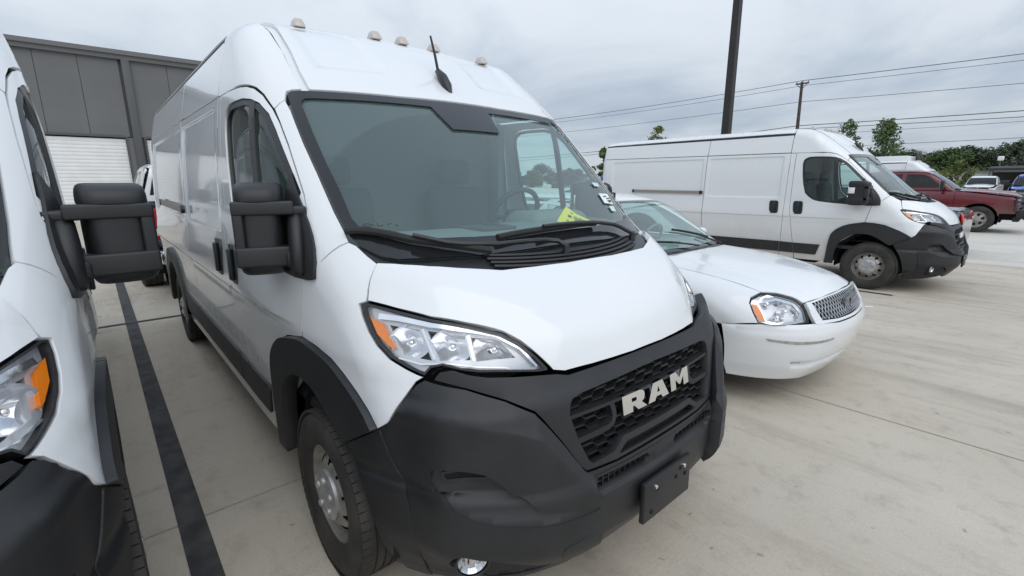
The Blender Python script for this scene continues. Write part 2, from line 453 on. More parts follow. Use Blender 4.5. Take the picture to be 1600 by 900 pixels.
    N = np.vstack(norms); N /= np.maximum(np.linalg.norm(N, axis=1, keepdims=True), 1e-9)
    return meshobj(name, np.vstack(verts), faces, m, par, normals=N)
def mir(o, par=None):
    """mirror image (left/right) of a part and its sub-parts"""
    me = o.data.copy(); n = [Vector(x.vector) for x in o.data.corner_normals]; custom = o.data.has_custom_normals
    me.transform(Matrix.Scale(-1, 4, (0, 1, 0))); me.flip_normals()
    if custom:
        vn = {}
        for l, nn in zip(o.data.loops, n): vn[l.vertex_index] = Vector((nn.x, -nn.y, nn.z))
        me.normals_split_custom_set_from_vertices([vn.get(i, Vector((0, 0, 1))) for i in range(len(me.vertices))])
    c = bpy.data.objects.new(o.name.split('.')[0], me); link(c, par or o.parent)
    for k in ('label',):
        if k in o: c[k] = o[k]
    for ch in list(o.children): mir(ch, c)
    return c
def M2(p): return [(x, -y, z) for x, y, z in p]
def sym(half):
    """half outline listed from the centre line out and round; closes itself by mirroring"""
    return list(half)+M2(half)[::-1]

# ================================================================== the high-roof cargo van
ZC = spl([(.90, .55), (.875, .75), (.85, .90), (.82, .99), (.78, 1.08), (.7, 1.165), (.6, 1.243), (.5, 1.303), (.37, 1.372), (.3, 1.42), (0, 1.675), (-.43, 2.035), (-.57, 2.145), (-.75, 2.285), (-.93, 2.402), (-1.1, 2.449), (-1.3, 2.472), (-1.6, 2.480), (-4.6, 2.470), (-5.1, 2.45)])
WZ = spl([(.2, .985), (.45, 1.0), (.8, 1.008), (.95, 1.012), (1.03, 1.022), (1.2, 1.018), (1.4, 1.014), (1.6, 1.005), (1.8, .992), (2.0, .968), (2.2, .928), (2.36, .89), (2.6, .82)])
AX = spl([(.95, .25), (.8, .27), (.4, .26), (.1, .22), (-.45, .11), (-.7, .06), (-1.2, .0), (-5.2, 0)])
BX = spl([(.95, .0), (-.45, .0), (-1.0, .035), (-1.3, .05), (-5.2, .05)])
RX = spl([(.95, .36), (.75, .34), (.55, .32), (.3, .25), (.1, .2), (-.45, .2), (-.8, .19), (-1.1, .12), (-1.25, .10), (-5.2, .10)])
def f_up(P):
    x, y, z = P[..., 0], np.abs(P[..., 1]), P[..., 2]
    xe = x+ev(AX, x)*y*y; sl = evd(ZC, xe)
    d2 = (ev(ZC, xe)-ev(BX, x)*y*y-z)/np.sqrt(1+sl*sl)
    t = np.clip(x+1.0, 0, 1.4)
    Wd = ev(WZ, z)-.05*t*t*sstep(.75, 1.2, z)-.03*t*t*(1-sstep(.75, 1.2, z))
    f = smin(Wd-y, d2, ev(RX, x))
    return smin(f, x+5.05, .09)
XB = spl([(.18, .80), (.26, .87), (.36, .925), (.45, .945), (.60, .945), (.66, .925), (.75, .905), (.86, .88), (.90, .872), (.96, .835), (1.02, .80), (1.2, .70)])
RB = spl([(.2, .6), (.6, .62), (.8, .55), (1.0, .42), (1.2, .35)])
def f_bp(P):
    x, y, z = P[..., 0], np.abs(P[..., 1]), P[..., 2]
    d2 = (ev(XB, z)-.14*y*y-x)/np.sqrt(1+evd(XB, z)**2)
    return smin(.985-y, d2, ev(RB, z))
def S2(pts, y=-1.0): return [(x, y, z) for x, z in pts]

def side_disp(rects):
    def fn(q):
        x, z = q[:, 0], q[:, 1]
        e = .013*sstep(1.028, 1.05, z)*(1-sstep(1.06, 1.32, z))*sstep(-.15, -.45, x)
        for (x0, x1, z0, z1) in rects:
            w = .022
            e = e-.013*sstep(x0, x0+w, x)*(1-sstep(x1-w, x1, x))*sstep(z0, z0+w, z)*(1-sstep(z1-w, z1, z))
        return e
    L = []
    for z in (1.024, 1.039, 1.054): L.append(np.array([[-5.1, z], [.2, z]]))
    for (x0, x1, z0, z1) in rects:
        for k in (0, .011, .022):
            L.append(np.array([[x0+k, z0+k], [x1-k, z0+k], [x1-k, z1-k], [x0+k, z1-k], [x0+k, z0+k]]))
    return fn, L
DSIDE = (0, 1, 0)

def letter_mesh(bm, outer, holes, mp, depth):
    """flat letter with holes, mapped by mp(u,v,d) and given depth"""
    pts = list(outer); ed = [(i, (i+1) % len(outer)) for i in range(len(outer))]
    for h in holes:
        k = len(pts); pts += h; ed += [(k+i, k+(i+1) % len(h)) for i in range(len(h))]
    V, E, F, _, _, _ = delaunay_2d_cdt([Vector(p) for p in pts], ed, [], 0, 1e-6)
    q = np.array([tuple(v) for v in V])
    A = [bm.verts.new(mp(u, v, depth)) for u, v in q]; B = [bm.verts.new(mp(u, v, 0)) for u, v in q]
    cnt = {}
    for t in F:
        c = q[list(t)].mean(0)[None]
        if not inpoly(c, np.array(outer))[0] or any(inpoly(c, np.array(h))[0] for h in holes): continue
        bm.faces.new([A[i] for i in t]); bm.faces.new([B[i] for i in reversed(t)])
        for i in range(len(t)): cnt[(t[i], t[(i+1) % len(t)])] = 1
    for a, b in cnt:
        if (b, a) not in cnt: bm.faces.new((A[a], B[a], B[b], A[b]))

LR = [(0, 0), (.42, 0), (.42, .28), (.50, .28), (.66, 0), (1.08, 0), (.84, .34), (.95, .43), (1, .58), (1, .80), (.92, .94), (.78, 1), (0, 1)]
LRh = [[(.40, .52), (.40, .72), (.58, .72), (.62, .68), (.62, .56), (.58, .52)]]
LA = [(0, 0), (.34, 0), (.42, .2), (.68, .2), (.75, 0), (1.1, 0), (.80, 1), (.30, 1)]
LAh = [[(.48, .42), (.63, .42), (.555, .74)]]
LM = [(0, 0), (.30, 0), (.30, .55), (.50, .2), (.60, .2), (.80, .58), (.80, 0), (1.12, 0), (1.12, 1), (.78, 1), (.55, .58), (.34, 1), (0, 1)]

def make_wheel(parent, x, side, rear=False, R0=.356, zc=.352, w=.21, yo=.992, hub=True):
    """side -1: right hand side of the van (outer face at y=-yo)"""
    wh = empty('wheel'); wh.parent = parent; wh.location = (x, side*yo, zc)
    s = side
    # tyre: local y runs outward*side; build facing -Y then flip
    bm = bmesh.new(); rr = R0
    prof = [(.205, .012), (.215, .002), (.235, -.004), (.275, -.010), (.315, -.006), (.335, .004), (rr-.008, .016), (rr-.004, .022)]
    gw = w-.044
    for k in range(4):
        a = .022+gw*(k+.72)/4.6; prof += [(rr, a-.006), (rr, a), (rr-.008, a+.002), (rr-.008, a+.008), (rr, a+.010)]
    prof += [(rr-.004, w-.022), (rr-.008, w-.016), (.335, w-.004), (.315, w+.006), (.275, w+.010), (.235, w+.004), (.205, w-.012)]
    lathe(bm, [(r, o) for r, o in prof], 64)
    for k in range(62):     # shoulder blocks
        a = 2*math.pi*k/62
        for o0, tw in ((.020, 0), (w-.020, .05)):
            q = bx(bm, (0, 0, 0), (.0315, .042, .012), bev=0)
            rot = Matrix.Rotation(-a-tw, 4, 'Y')
            for v in q:
                v.co = rot @ (v.co + Vector((0, 0, rr-.0065))) + Vector((0, o0, 0))
    t = bmobj('tyre', bm, TYRE, wh, 35)
    bm = bmesh.new(); n = 120
    prof = [(.212, .010), (.218, .004), (.222, .006), (.219, .014), (.205, .020), (.200, .042), (.191, .062), (.182, .068), (.174, .062), (.166, .050), (.158, .039), (.150, .031), (.141, .024), (.129, .017), (.113, .012), (.10, .010), (.06, .010), (.0, .010)]
    def sk(i, k):
        c = k % 12
        if i in (8, 12): return 5 <= c < 7
        if i in (9, 11): return 4 <= c < 8
        if i == 10: return 3 <= c < 9
        return False
    lathe(bm, prof, n, skip=sk)
    r_ = bmobj('rim', bm, STEEL, wh, 40)
    bm = bmesh.new(); lathe(bm, [(.20, .085), (.10, .080), (0, .080)], 32); bmobj('brake_drum', bm, RUB, wh, 40)
    bm = bmesh.new()
    lathe(bm, [(.108, .014), (.106, .000), (.096, -.006), (.060, -.008), (.045, -.010), (.0, -.010)], 40)
    hcap = bmobj('hub_cap', bm, CAPS, wh, 35)
    for k in range(5):
        a = 2*math.pi*k/5+.3; bm = bmesh.new()
        lathe(bm, [(.017, -.002), (.016, -.016), (.011, -.020), (0, -.020)], 12, c=(.066*math.cos(a), 0, .066*math.sin(a)))
        bmobj('lug_nut', bm, CAPS, hcap, 35)
    wh.rotation_euler = (0, 0, 0) if side < 0 else (0, 0, math.pi)
    return wh

def bowl(bm, c, ax, rx, rz, depth, n=20, flut=0):
    """concave reflector dish opening along ax"""
    ax = Vector(ax).normalized(); u = ax.cross(Vector((0, 0, 1))).normalized(); v = u.cross(ax).normalized(); c = Vector(c)
    rings = []
    for i in range(7):
        t = i/6; rr_ = math.sin(t*math.pi/2)**.8 if i else .02
        ring = []
        for k in range(n):
            a = 2*math.pi*k/n; j = 1+flut*(k % 2)
            ring.append(bm.verts.new(c + u*math.cos(a)*rx*rr_*j + v*math.sin(a)*rz*rr_*j - ax*depth*(1-rr_**2)))
        rings.append(ring)
    for i in range(6):
        for k in range(n): bm.faces.new((rings[i][k], rings[i][(k+1) % n], rings[i+1][(k+1) % n], rings[i+1][k]))
    bm.faces.new(rings[0])

def ribbon2(pr, line3, w0, w1):
    """closed polygon of given half-width around a projected polyline"""
    l = pr.to(np.array(line3)); d = np.gradient(l, axis=0); d /= np.linalg.norm(d, axis=1, keepdims=True)
    n = np.stack([-d[:, 1], d[:, 0]], 1); ww = np.linspace(w0, w1, len(l))[:, None]
    P = np.vstack([l+n*ww, (l-n*ww)[::-1]])
    s = (np.array(line3)@pr.D).mean()
    return pr.base(P, s)

def make_van():
    root = empty('cargo_van')
    T = root
    # ---------------- windshield with its black border
    DW = (-.75, 0, -.66)
    ws = sym([(-.421, 0, 2.025), (-.419, -.149, 2.024), (-.425, -.328, 2.021), (-.437, -.488, 2.019), (-.45, -.636, 2.015), (-.463, -.773, 2.008), (-.478, -.822, 2.005), (-.482, -.839, 1.995), (-.472, -.847, 1.983), (-.399, -.857, 1.907), (-.258, -.864, 1.766), (-.131, -.863, 1.641), (.002, -.862, 1.503), (.076, -.858, 1.433), (.102, -.854, 1.414), (.142, -.844, 1.386), (.184, -.82, 1.367), (.228, -.794, 1.349), (.275, -.748, 1.34), (.321, -.652, 1.34), (.378, -.449, 1.339), (.404, -.272, 1.343), (.412, 0, 1.346)])
    fr = sym([(-.23, 0, 1.868), (-.232, -.150, 1.867), (-.374, -.185, 1.985), (-.397, -.509, 1.983), (-.42, -.764, 1.971), (-.423, -.79, 1.967), (-.417, -.804, 1.956), (-.41, -.809, 1.946), (-.292, -.818, 1.832), (-.155, -.822, 1.696), (-.04, -.819, 1.584), (.06, -.822, 1.475), (.101, -.812, 1.444), (.137, -.785, 1.427), (.178, -.741, 1.415), (.216, -.663, 1.405), (.25, -.553, 1.402), (.287, -.408, 1.399), (.322, -.2, 1.398), (.329, 0, 1.398)])
    wsh = panel('windshield', ws, DW, f_up, GLASS, T, off=-.014, fl=0, h=.055)
    panel('glass_border', ws, DW, f_up, FRIT, wsh, holes=[fr], off=-.004, fl=.004, h=.06, gap=.004, hole_gap=0)
    # ---------------- hood
    hood_half = [(.531, 0, 1.284), (.53, -.139, 1.283), (.51, -.305, 1.283), (.483, -.447, 1.283), (.412, -.596, 1.30), (.364, -.68, 1.311), (.311, -.745, 1.319), (.239, -.813, 1.327), (.247, -.833, 1.303), (.257, -.854, 1.273), (.268, -.868, 1.247), (.284, -.883, 1.209), (.378, -.829, 1.194), (.488, -.756, 1.172), (.577, -.674, 1.155), (.652, -.583, 1.125), (.693, -.54, 1.092), (.73, -.502, 1.046), (.757, -.468, .999), (.762, -.462, .985), (.777, -.422, .977), (.80, -.3, .979), (.812, -.208, .98), (.822, -.1, .982), (.823, 0, .983)]
    DH = Proj((-.6, 0, -.8))
    crease = [(.262, -.805, 1.315), (.347, -.748, 1.292), (.464, -.649, 1.258), (.545, -.564, 1.222), (.607, -.498, 1.188), (.658, -.452, 1.152), (.709, -.43, 1.104), (.76, -.425, 1.02), (.90, -.42, .80)]
    cpoly = DH.to(np.array(crease+M2(crease)[::-1])); cl = DH.to(np.array(crease)); cl2 = DH.to(np.array(M2(crease)))
    def plate(qq):    # raised centre field; its flanks fall away to the wing gaps
        d = np.minimum(segdist(qq, cl, False), segdist(qq, cl2, False)); return np.where(inpoly(qq, cpoly), .014, .014*np.clip(1-d/.085, 0, 1))
    plate.lines = [np.vstack([cl, cl[::-1]]), np.vstack([cl2, cl2[::-1]])]
    panel('hood', sym(hood_half), DH, f_up, WHITE, T, h=.045, fl=.03, disp=plate, gap=.004)
    # ---------------- cowl with louvres
    cow = sym([(.412, 0, 1.346), (.404, -.272, 1.343), (.378, -.449, 1.339), (.321, -.652, 1.34), (.275, -.748, 1.34), (.228, -.794, 1.349), (.184, -.82, 1.367), (.142, -.840, 1.386), (.194, -.826, 1.352), (.239, -.811, 1.327), (.311, -.745, 1.319), (.364, -.68, 1.311), (.412, -.596, 1.30), (.483, -.447, 1.283), (.51, -.305, 1.283), (.53, -.139, 1.283), (.531, 0, 1.284)])
    c = panel('cowl', cow, (-.3, 0, -.95), f_up, PLAST2, T, off=-.020, fl=.01, gap=-.022, h=.06)
    def hoodrear(y): return .531-.42*abs(y)**2.2-.02*abs(y)
    for k in range(4):
        pts = []
        for j in range(15):
            y = -.44+.92*j/14; xx = hoodrear(y)-.018-.022*k
            z = float(solve(f_up, np.array([[xx, y, 2.0]]), np.array([0, 0, -1.]), 0, 1.2)[0, 2]); pts.append((xx, y, z-.012))
        bm = bmesh.new(); tube(bm, pts, .0075, 6); bmobj('louvre', bm, PLAST, c, 40)
    # ---------------- roof front
    mid = [(-.421, 0, 2.027), (-.425, -.328, 2.023), (-.45, -.636, 2.017), (-.459, -.752, 2.011), (-.565, -.752, 2.098), (-.70, -.74, 2.208), (-.88, -.735, 2.33), (-1.07, -.735, 2.405), (-1.248, -.735, 2.435), (-1.248, 0, 2.46)]
    DR = Proj((-.45, 0, -.9))
    dish = [(-.59, -.69, 2.10), (-.575, -.27, 2.14), (-.93, -.30, 2.39), (-1.06, -.45, 2.43), (-1.08, -.69, 2.42), (-.9, -.69, 2.34)]
    dl = recess(DR, dish, .016, .07); dr_ = recess(DR, M2(dish), .016, .07)
    panel('roof_front', sym(mid), DR, f_up, WHITE, T, h=.05, disp=[dl, dr_])
    # drain channel between roof and side cap
    chl = [(-.459, -.750, 2.011), (-.565, -.750, 2.098), (-.70, -.738, 2.208), (-.88, -.733, 2.33), (-1.07, -.733, 2.405), (-1.248, -.733, 2.435), (-1.248, -.763, 2.43), (-1.07, -.763, 2.40), (-.88, -.761, 2.325), (-.70, -.766, 2.20), (-.565, -.778, 2.09), (-.465, -.776, 2.005)]
    q = panel('drain_channel', chl, (-.4, .1, -.9), f_up, WHITE, T, off=-.018, fl=0, h=.04, gap=-.004); mir(q)
    cap = [(-.466, -.778, 2.006), (-.478, -.822, 2.005), (-.484, -.841, 1.997), (-.475, -.848, 1.983), (-.454, -.859, 1.955), (-.46, -.881, 1.94), (-.46, -.905, 1.914), (-.472, -.907, 1.921), (-.559, -.912, 1.983), (-.631, -.919, 2.018), (-.698, -.932, 2.034), (-.753, -.946, 2.040), (-.902, -.96, 2.048), (-1.165, -.961, 2.054), (-1.248, -.960, 2.057), (-1.250, -.91, 2.27), (-1.250, -.84, 2.385), (-1.248, -.764, 2.43), (-1.07, -.764, 2.40), (-.88, -.762, 2.325), (-.70, -.767, 2.20), (-.565, -.779, 2.09)]
    q = panel('roof_side_cap', cap, (-.3, .75, -.58), f_up, WHITE, T, h=.045); mir(q)
    # ---------------- A pillar
    ap = [(-.454, -.859, 1.955), (-.399, -.857, 1.907), (-.258, -.864, 1.766), (-.131, -.863, 1.641), (.002, -.862, 1.503), (.076, -.858, 1.433), (.114, -.86, 1.397), (.094, -.886, 1.383), (.078, -.908, 1.366), (.048, -.939, 1.33), (.034, -.957, 1.305), (-.08, -.968, 1.29), (-.06, -.958, 1.40), (-.095, -.93, 1.509), (-.134, -.923, 1.566), (-.208, -.918, 1.652), (-.305, -.911, 1.761), (-.4, -.907, 1.858), (-.46, -.905, 1.914), (-.46, -.881, 1.94)]
    q = panel('windshield_pillar', ap, (-.5, .8, -.33), f_up, WHITE, T, h=.045); mir(q)
    # ---------------- fender
    flo = [(.444, -.947, .817), (.374, -.947, .862), (.301, -.951, .901), (.213, -.956, .939), (.124, -.964, .974), (.003, -.977, .996), (-.118, -.987, 1.003)]
    fe = [(.114, -.86, 1.397), (.142, -.845, 1.386), (.194, -.828, 1.352), (.239, -.813, 1.327), (.247, -.833, 1.303), (.257, -.854, 1.273), (.268, -.868, 1.247), (.284, -.883, 1.209), (.262, -.901, 1.199), (.289, -.905, 1.162), (.332, -.906, 1.117), (.377, -.901, 1.08), (.434, -.888, 1.047), (.502, -.861, 1.023), (.56, -.833, 1.005), (.544, -.853, .988), (.529, -.88, .948), (.512, -.906, .907), (.49, -.932, .855), (.479, -.938, .842)]+flo+[(-.091, -.98, 1.131), (-.068, -.974, 1.247), (-.08, -.970, 1.325), (.030, -.952, 1.318), (.048, -.939, 1.33), (.078, -.908, 1.366), (.094, -.886, 1.383)]
    DF = Proj((-.55, .8, -.2))
    q = panel('fender', fe, DF, f_up, WHITE, T, h=.04, fl=.025); mir(q)
    # ---------------- front door
    win = S2([(-1.03, 1.709), (-1.05, 1.88), (-1.043, 1.93), (-1.02, 1.96), (-.97, 1.982), (-.888, 1.985), (-.71, 1.98), (-.624, 1.968), (-.557, 1.946), (-.473, 1.894), (-.396, 1.823), (-.306, 1.731), (-.186, 1.608), (-.15, 1.57), (-.16, 1.262), (-.35, 1.264), (-.551, 1.278), (-.743, 1.299), (-.80, 1.312), (-.845, 1.33), (-.91, 1.375), (-.959, 1.428), (-1.003, 1.569)])
    dseam = S2([(-1.019, .442), (-1.094, .814), (-1.154, 1.199), (-1.162, 1.64), (-1.168, 2.043)])
    door = S2([(-1.165, 2.052), (-1.0, 2.05), (-.902, 2.046), (-.753, 2.038), (-.698, 2.034), (-.631, 2.018), (-.559, 1.983), (-.472, 1.921), (-.4, 1.858), (-.305, 1.761), (-.208, 1.652), (-.134, 1.566), (-.095, 1.509), (-.045, 1.39), (-.058, 1.32), (-.068, 1.247), (-.091, 1.131), (-.118, 1.003), (-.3, .967), (-.392, .93), (-.465, .879), (-.52, .80), (-.545, .656), (-.56, .468), (-.575, .36), (-1.005, .36)])+dseam[:-1]
    fn, L = side_disp([])
    q = panel('front_door', door, DSIDE, f_up, SIDEW, T, holes=[win], h=.05, disp=fn, lines=L); dr = q
    def inner(poly, g):
        p = np.array([(a[0], a[2]) for a in poly]); p = shrink(p, g); return S2([tuple(x) for x in p])
    panel('window_seal', win, DSIDE, f_up, PLAST2, dr, holes=[inner(win, .024)], off=-.008, fl=.016, h=.06, gap=.001, hole_gap=0)
    panel('window', inner(win, .015), DSIDE, f_up, SGLASS, dr, off=-.018, fl=0, h=.08)
    panel('window_divider', S2([(-.645, 1.985), (-.59, 1.965), (-.49, 1.262), (-.545, 1.268)]), DSIDE, f_up, PLAST2, dr, off=-.006, fl=.012, h=.06)
    # door handle in its dished cup
    def handle(xc, par):
        k = .004
        o = S2([(xc-.062, 1.12), (xc-.072, 1.15), (xc-.078, 1.25), (xc-.072, 1.285), (xc-.055, 1.298), (xc+.04, 1.298), (xc+.06, 1.285), (xc+.068, 1.25), (xc+.075, 1.13), (xc+.07, 1.10), (xc+.05, 1.085), (xc-.04, 1.085)])
        hp = panel('handle_cup', o, DSIDE, f_up, PLAST2, par, off=.016, fl=.014, h=.03)
        bm = bmesh.new(); bx(bm, (xc+.005, -1.046, 1.19), (.045, .022, .17), bev=.009); bmobj('door_handle', bm, PLAST2, hp, 40)
    handle(-1.03, dr)
    # mirror foot (black triangle)
    tri = S2([(.036, 1.26), (.030, 1.32), (.010, 1.368), (-.018, 1.414), (-.056, 1.462), (-.098, 1.510), (-.15, 1.567), (-.223, 1.648), (-.205, 1.548), (-.19, 1.40), (-.24, 1.255), (-.127, 1.246), (.004, 1.250), (.026, 1.253)])
    mf = panel('mirror_base', tri, DSIDE, f_up, PLAST, dr, off=.014, fl=.03, h=.04)
    # mirror
    def mp_(x, y, z): return (x, y, z)
    def shell(bm, z0, z1, x0, x1, y0, y1, top=0, n=28, rows=7, pw=3.2):
        rings = []
        for i in range(rows):
            t = i/(rows-1); z = z0+(z1-z0)*t; k = 1.0
            if top > 0 and t > .25: k = max(.05, 1-((t-.25)/.75)**3.0*.45)
            if top < 0 and t < .6: k = 1-((.6-t)/.6)**2.2*.35
            xm = (x0+x1)/2; ym = (y0+y1)/2; ring = []
            for j in range(n):
                a = 2*math.pi*j/n; ca, sa = math.cos(a), math.sin(a)
                ex = abs(ca)**(2/pw)*(1 if ca > 0 else -1); ey = abs(sa)**(2/pw)*(1 if sa > 0 else -1)
                ring.append(bm.verts.new((xm+ex*(x1-x0)/2*k, ym+ey*(y1-y0)/2*(k if top >= 0 else (k+1)/2)+(0 if top <= 0 else (1-k)*.03), z)))
            rings.append(ring)
        for i in range(rows-1):
            for j in range(n): bm.faces.new((rings[i][j], rings[i][(j+1) % n], rings[i+1][(j+1) % n], rings[i+1][j]))
        bm.faces.new(rings[0][::-1]); bm.faces.new(rings[-1])
    mg = empty('mirror'); mg.parent = dr
    def body(bm, x0, x1, y0, y1, zs, n=36, pw=3.4):
        rings = []
        for z, k, sh_ in zs:      # height, plan scale, shift of the front face
            xm = (x0+x1)/2; ym = (y0+y1)/2; ring = []
            for j in range(n):
                a_ = 2*math.pi*j/n; ca, sa = math.cos(a_), math.sin(a_)
                ex = abs(ca)**(2/pw)*(1 if ca > 0 else -1); ey = abs(sa)**(2/pw)*(1 if sa > 0 else -1)
                ring.append(bm.verts.new((xm+ex*(x1-x0)/2*k+sh_, ym+ey*(y1-y0)/2*(.5+.5*k), z)))
            rings.append(ring)
        for i in range(len(rings)-1):
            for j in range(n): bm.faces.new((rings[i][j], rings[i][(j+1) % n], rings[i+1][(j+1) % n], rings[i+1][j]))
        bm.faces.new(rings[0][::-1]); bm.faces.new(rings[-1])
    bm = bmesh.new(); body(bm, -.352, -.080, -1.214, -1.018, [(1.541, .985, 0), (1.548, 1, 0), (1.572, .985, -.002), (1.590, .93, -.008), (1.602, .82, -.016), (1.609, .62, -.022), (1.611, .3, -.024)]); m_c = bmobj('mirror_cap', bm, PLAST, T, 60)
    bm = bmesh.new(); body(bm, -.348, -.091, -1.208, -1.022, [(1.33, .97, 0), (1.38, .985, 0), (1.44, .99, 0), (1.50, .985, 0), (1.541, .98, 0)]); m_b = bmobj('mirror_housing', bm, PLAST, T, 60)
    bm = bmesh.new(); body(bm, -.355, -.082, -1.220, -1.022, [(1.258, .45, -.02), (1.262, .66, -.016), (1.274, .84, -.010), (1.292, .94, -.004), (1.315, .985, 0), (1.366, 1, 0), (1.372, .985, 0)]); m_l = bmobj('mirror_bowl', bm, PLAST, T, 60)
    bm = bmesh.new()
    # C-shaped carrier: top arm, outer cheek, bottom arm
    bx(bm, (-.112, -1.097, 1.517), (.058, .240, .050), bev=.008, seg=3); bx(bm, (-.112, -1.097, 1.338), (.062, .240, .076), bev=.010, seg=3)
    bx(bm, (-.116, -1.196, 1.430), (.058, .042, .215), bev=.010, seg=3)
    bx(bm, (-.12, -.985, 1.325), (.10, .09, .078), bev=.024, seg=3)
    bx(bm, (-.128, -.975, 1.506), (.06, .10, .034), bev=.010, seg=3)
    m_a = bmobj('mirror_arm', bm, PLAST, T, 50)
    bm = bmesh.new(); body(bm, -.185, -.02, -1.012, -.935, [(1.262, .55, 0), (1.268, .8, 0), (1.285, .95, 0), (1.36, .98, -.004), (1.42, .90, -.018), (1.47, .74, -.034), (1.50, .55, -.05), (1.508, .35, -.055)], pw=2.3); m_p = bmobj('mirror_post', bm, PLAST, T, 60)
    bm = bmesh.new(); bx(bm, (-.337, -1.116, 1.475), (.012, .15, .10), bev=.004); bx(bm, (-.337, -1.116, 1.375), (.012, .15, .05), bev=.004); m_g = bmobj('mirror_glass', bm, CHROME, T, 30)
    bm = bmesh.new(); bx(bm, (-.29, -1.205, 1.472), (.075, .014, .085), bev=.006); m_r = bmobj('turn_signal', bm, WHITEP, T, 30)
    bpy.data.objects.remove(mg)
    for o in (m_c, m_b, m_l, m_a, m_p, m_g): o.parent = m_b if o is not m_b else T
    m_r.parent = m_b
    m_b.name = 'mirror_housing'
    mirD = mir(m_b)
    mir(dr)
    # ---------------- B pillar, sliding door, quarter panel
    bp_ = S2([(-1.168, 2.052), (-1.246, 2.052), (-1.241, 1.9), (-1.243, 1.227), (-1.250, .434), (-1.252, .36), (-1.012, .36)])+dseam
    fn, L = side_disp([]); q = panel('door_pillar', bp_, DSIDE, f_up, SIDEW, T, h=.06, disp=fn, lines=L); mir(q)
    fn, L = side_disp([(-2.60, -1.33, 1.335, 2.015)])
    sl = S2([(-1.246, 2.053), (-2.643, 2.062), (-2.643, .36), (-1.253, .36), (-1.250, .434), (-1.243, 1.227), (-1.241, 1.9)])
    q = panel('sliding_door', sl, DSIDE, f_up, SIDEW, T, h=.075, disp=fn, lines=L); handle(-1.395, q); mir(q)
    arch = [(-4.035+.60*math.cos(a), .352+.60*math.sin(a)) for a in np.linspace(math.pi, 0, 17)]
    fn, L = side_disp([(-4.74, -2.70, 1.335, 2.015)])
    qp = S2([(-2.648, 2.062), (-4.98, 2.078), (-4.985, .42), (-4.66, .36)]+[a for a in arch if a[1] > .37]+[(-3.42, .36), (-2.648, .36)])
    q = panel('quarter_panel', qp, DSIDE, f_up, SIDEW, T, h=.085, disp=fn, lines=L)
    rl = [(-2.665, 1.382), (-2.665, 1.44), (-4.18, 1.455), (-4.18, 1.397)]
    r1 = panel('door_rail', S2(rl), DSIDE, f_up, ALU, q, off=.018, fl=.02, h=.1)
    panel('rail_end', S2([(-2.662, 1.378), (-2.662, 1.444), (-2.73, 1.444), (-2.73, 1.378)]), DSIDE, f_up, PLAST2, q, off=.024, fl=.03, h=.1)
    panel('rail_end', S2([(-4.15, 1.393), (-4.15, 1.459), (-4.20, 1.459), (-4.20, 1.393)]), DSIDE, f_up, PLAST2, q, off=.024, fl=.03, h=.1)
    mir(q)
    for x0, x1, z0, z1 in ((-1.252, -2.643, 2.060, 2.068), (-2.648, -4.98, 2.068, 2.084)):
        q = panel('upper_side', [(x0, -.957, z0), (x1, -.955, z1), (x1, -.886, 2.333), (x0, -.886, 2.333)], (0, .95, -.3), f_up, SIDEW, T, h=.12); mir(q)
    # gutter strip, roof sheet
    g_ = [(-1.15, -.88, 2.335), (-4.98, -.88, 2.335), (-4.98, -.87, 2.352), (-1.15, -.87, 2.352)]
    q = panel('roof_gutter', [(-1.255, -.885, 2.334), (-4.98, -.885, 2.334), (-4.98, -.877, 2.356), (-1.255, -.877, 2.356)], (0, .95, -.3), f_up, RUB, T, off=-.004, fl=0, h=.1, gap=-.002); mir(q)
    rs = [(-1.252, 0, 2.46), (-1.252, -.86, 2.40), (-1.252, -.885, 2.36), (-4.98, -.885, 2.36), (-4.98, -.8, 2.4), (-4.99, 0, 2.45)]
    def ribs(qq):   # stiffening ribs across the roof sheet
        x = -qq[:, 1]*0+np.abs(qq[:, 1]); y = qq[:, 0]
        return .006*np.sin(qq[:, 1]*2*math.pi/.5)*(np.abs(y) < .68)
    panel('roof', sym([(-1.252, 0, 2.46), (-1.252, -.80, 2.42), (-1.252, -.882, 2.36), (-4.97, -.882, 2.36), (-4.97, -.80, 2.42), (-4.97, 0, 2.45)]), (0, 0, -1), f_up, WHITE, T, h=.1)
    # rear doors
    for s in (-1, 1):
        rd = [(-5.05, s*.004, .45), (-5.05, s*.94, .45), (-5.05, s*.965, 1.0), (-5.05, s*.93, 2.0), (-5.05, s*.82, 2.34), (-5.05, s*.70, 2.40), (-5.05, s*.004, 2.43)]
        q = panel('rear_door', rd, (1, 0, 0), f_up, SIDEW, T, h=.12)
        panel('tail_lamp', [(-5.05, s*.955, .95), (-5.05, s*.86, .95), (-5.05, s*.86, 1.45), (-5.05, s*.945, 1.45)], (1, 0, 0), f_up, REDL, T, off=.012, fl=.03, h=.08)
    bm = bmesh.new(); bx(bm, (-5.06, 0, .42), (.16, 1.86, .18), bev=.03); bmobj('rear_bumper', bm, PLAST, T, 40)
    # ---------------- flares and lower strips
    fli = [(.259, -.979, .703), (.209, -.962, .690), (.137, -.967, .735), (.055, -.974, .785), (-.037, -.979, .822), (-.147, -.986, .830), (-.25, -.992, .808), (-.345, -.996, .745), (-.40, -.998, .68), (-.445, -.997, .53), (-.455, -.988, .345)]
    flr = flo+[(-.3, -.994, .967), (-.392, -.997, .93), (-.465, -1.0, .879), (-.525, -1.0, .80), (-.55, -1, .656), (-.562, -1, .468), (-.575, -.99, .345)]
    fl_f = [(.448, -.947, .818)]+flr+fli[::-1]
    flr, fli = cs(flr, 4), cs(fli, 4)
    ia = [p for p in flr if p[0] >= -.1181]; ib = [p for p in flr if p[0] <= -.1179]
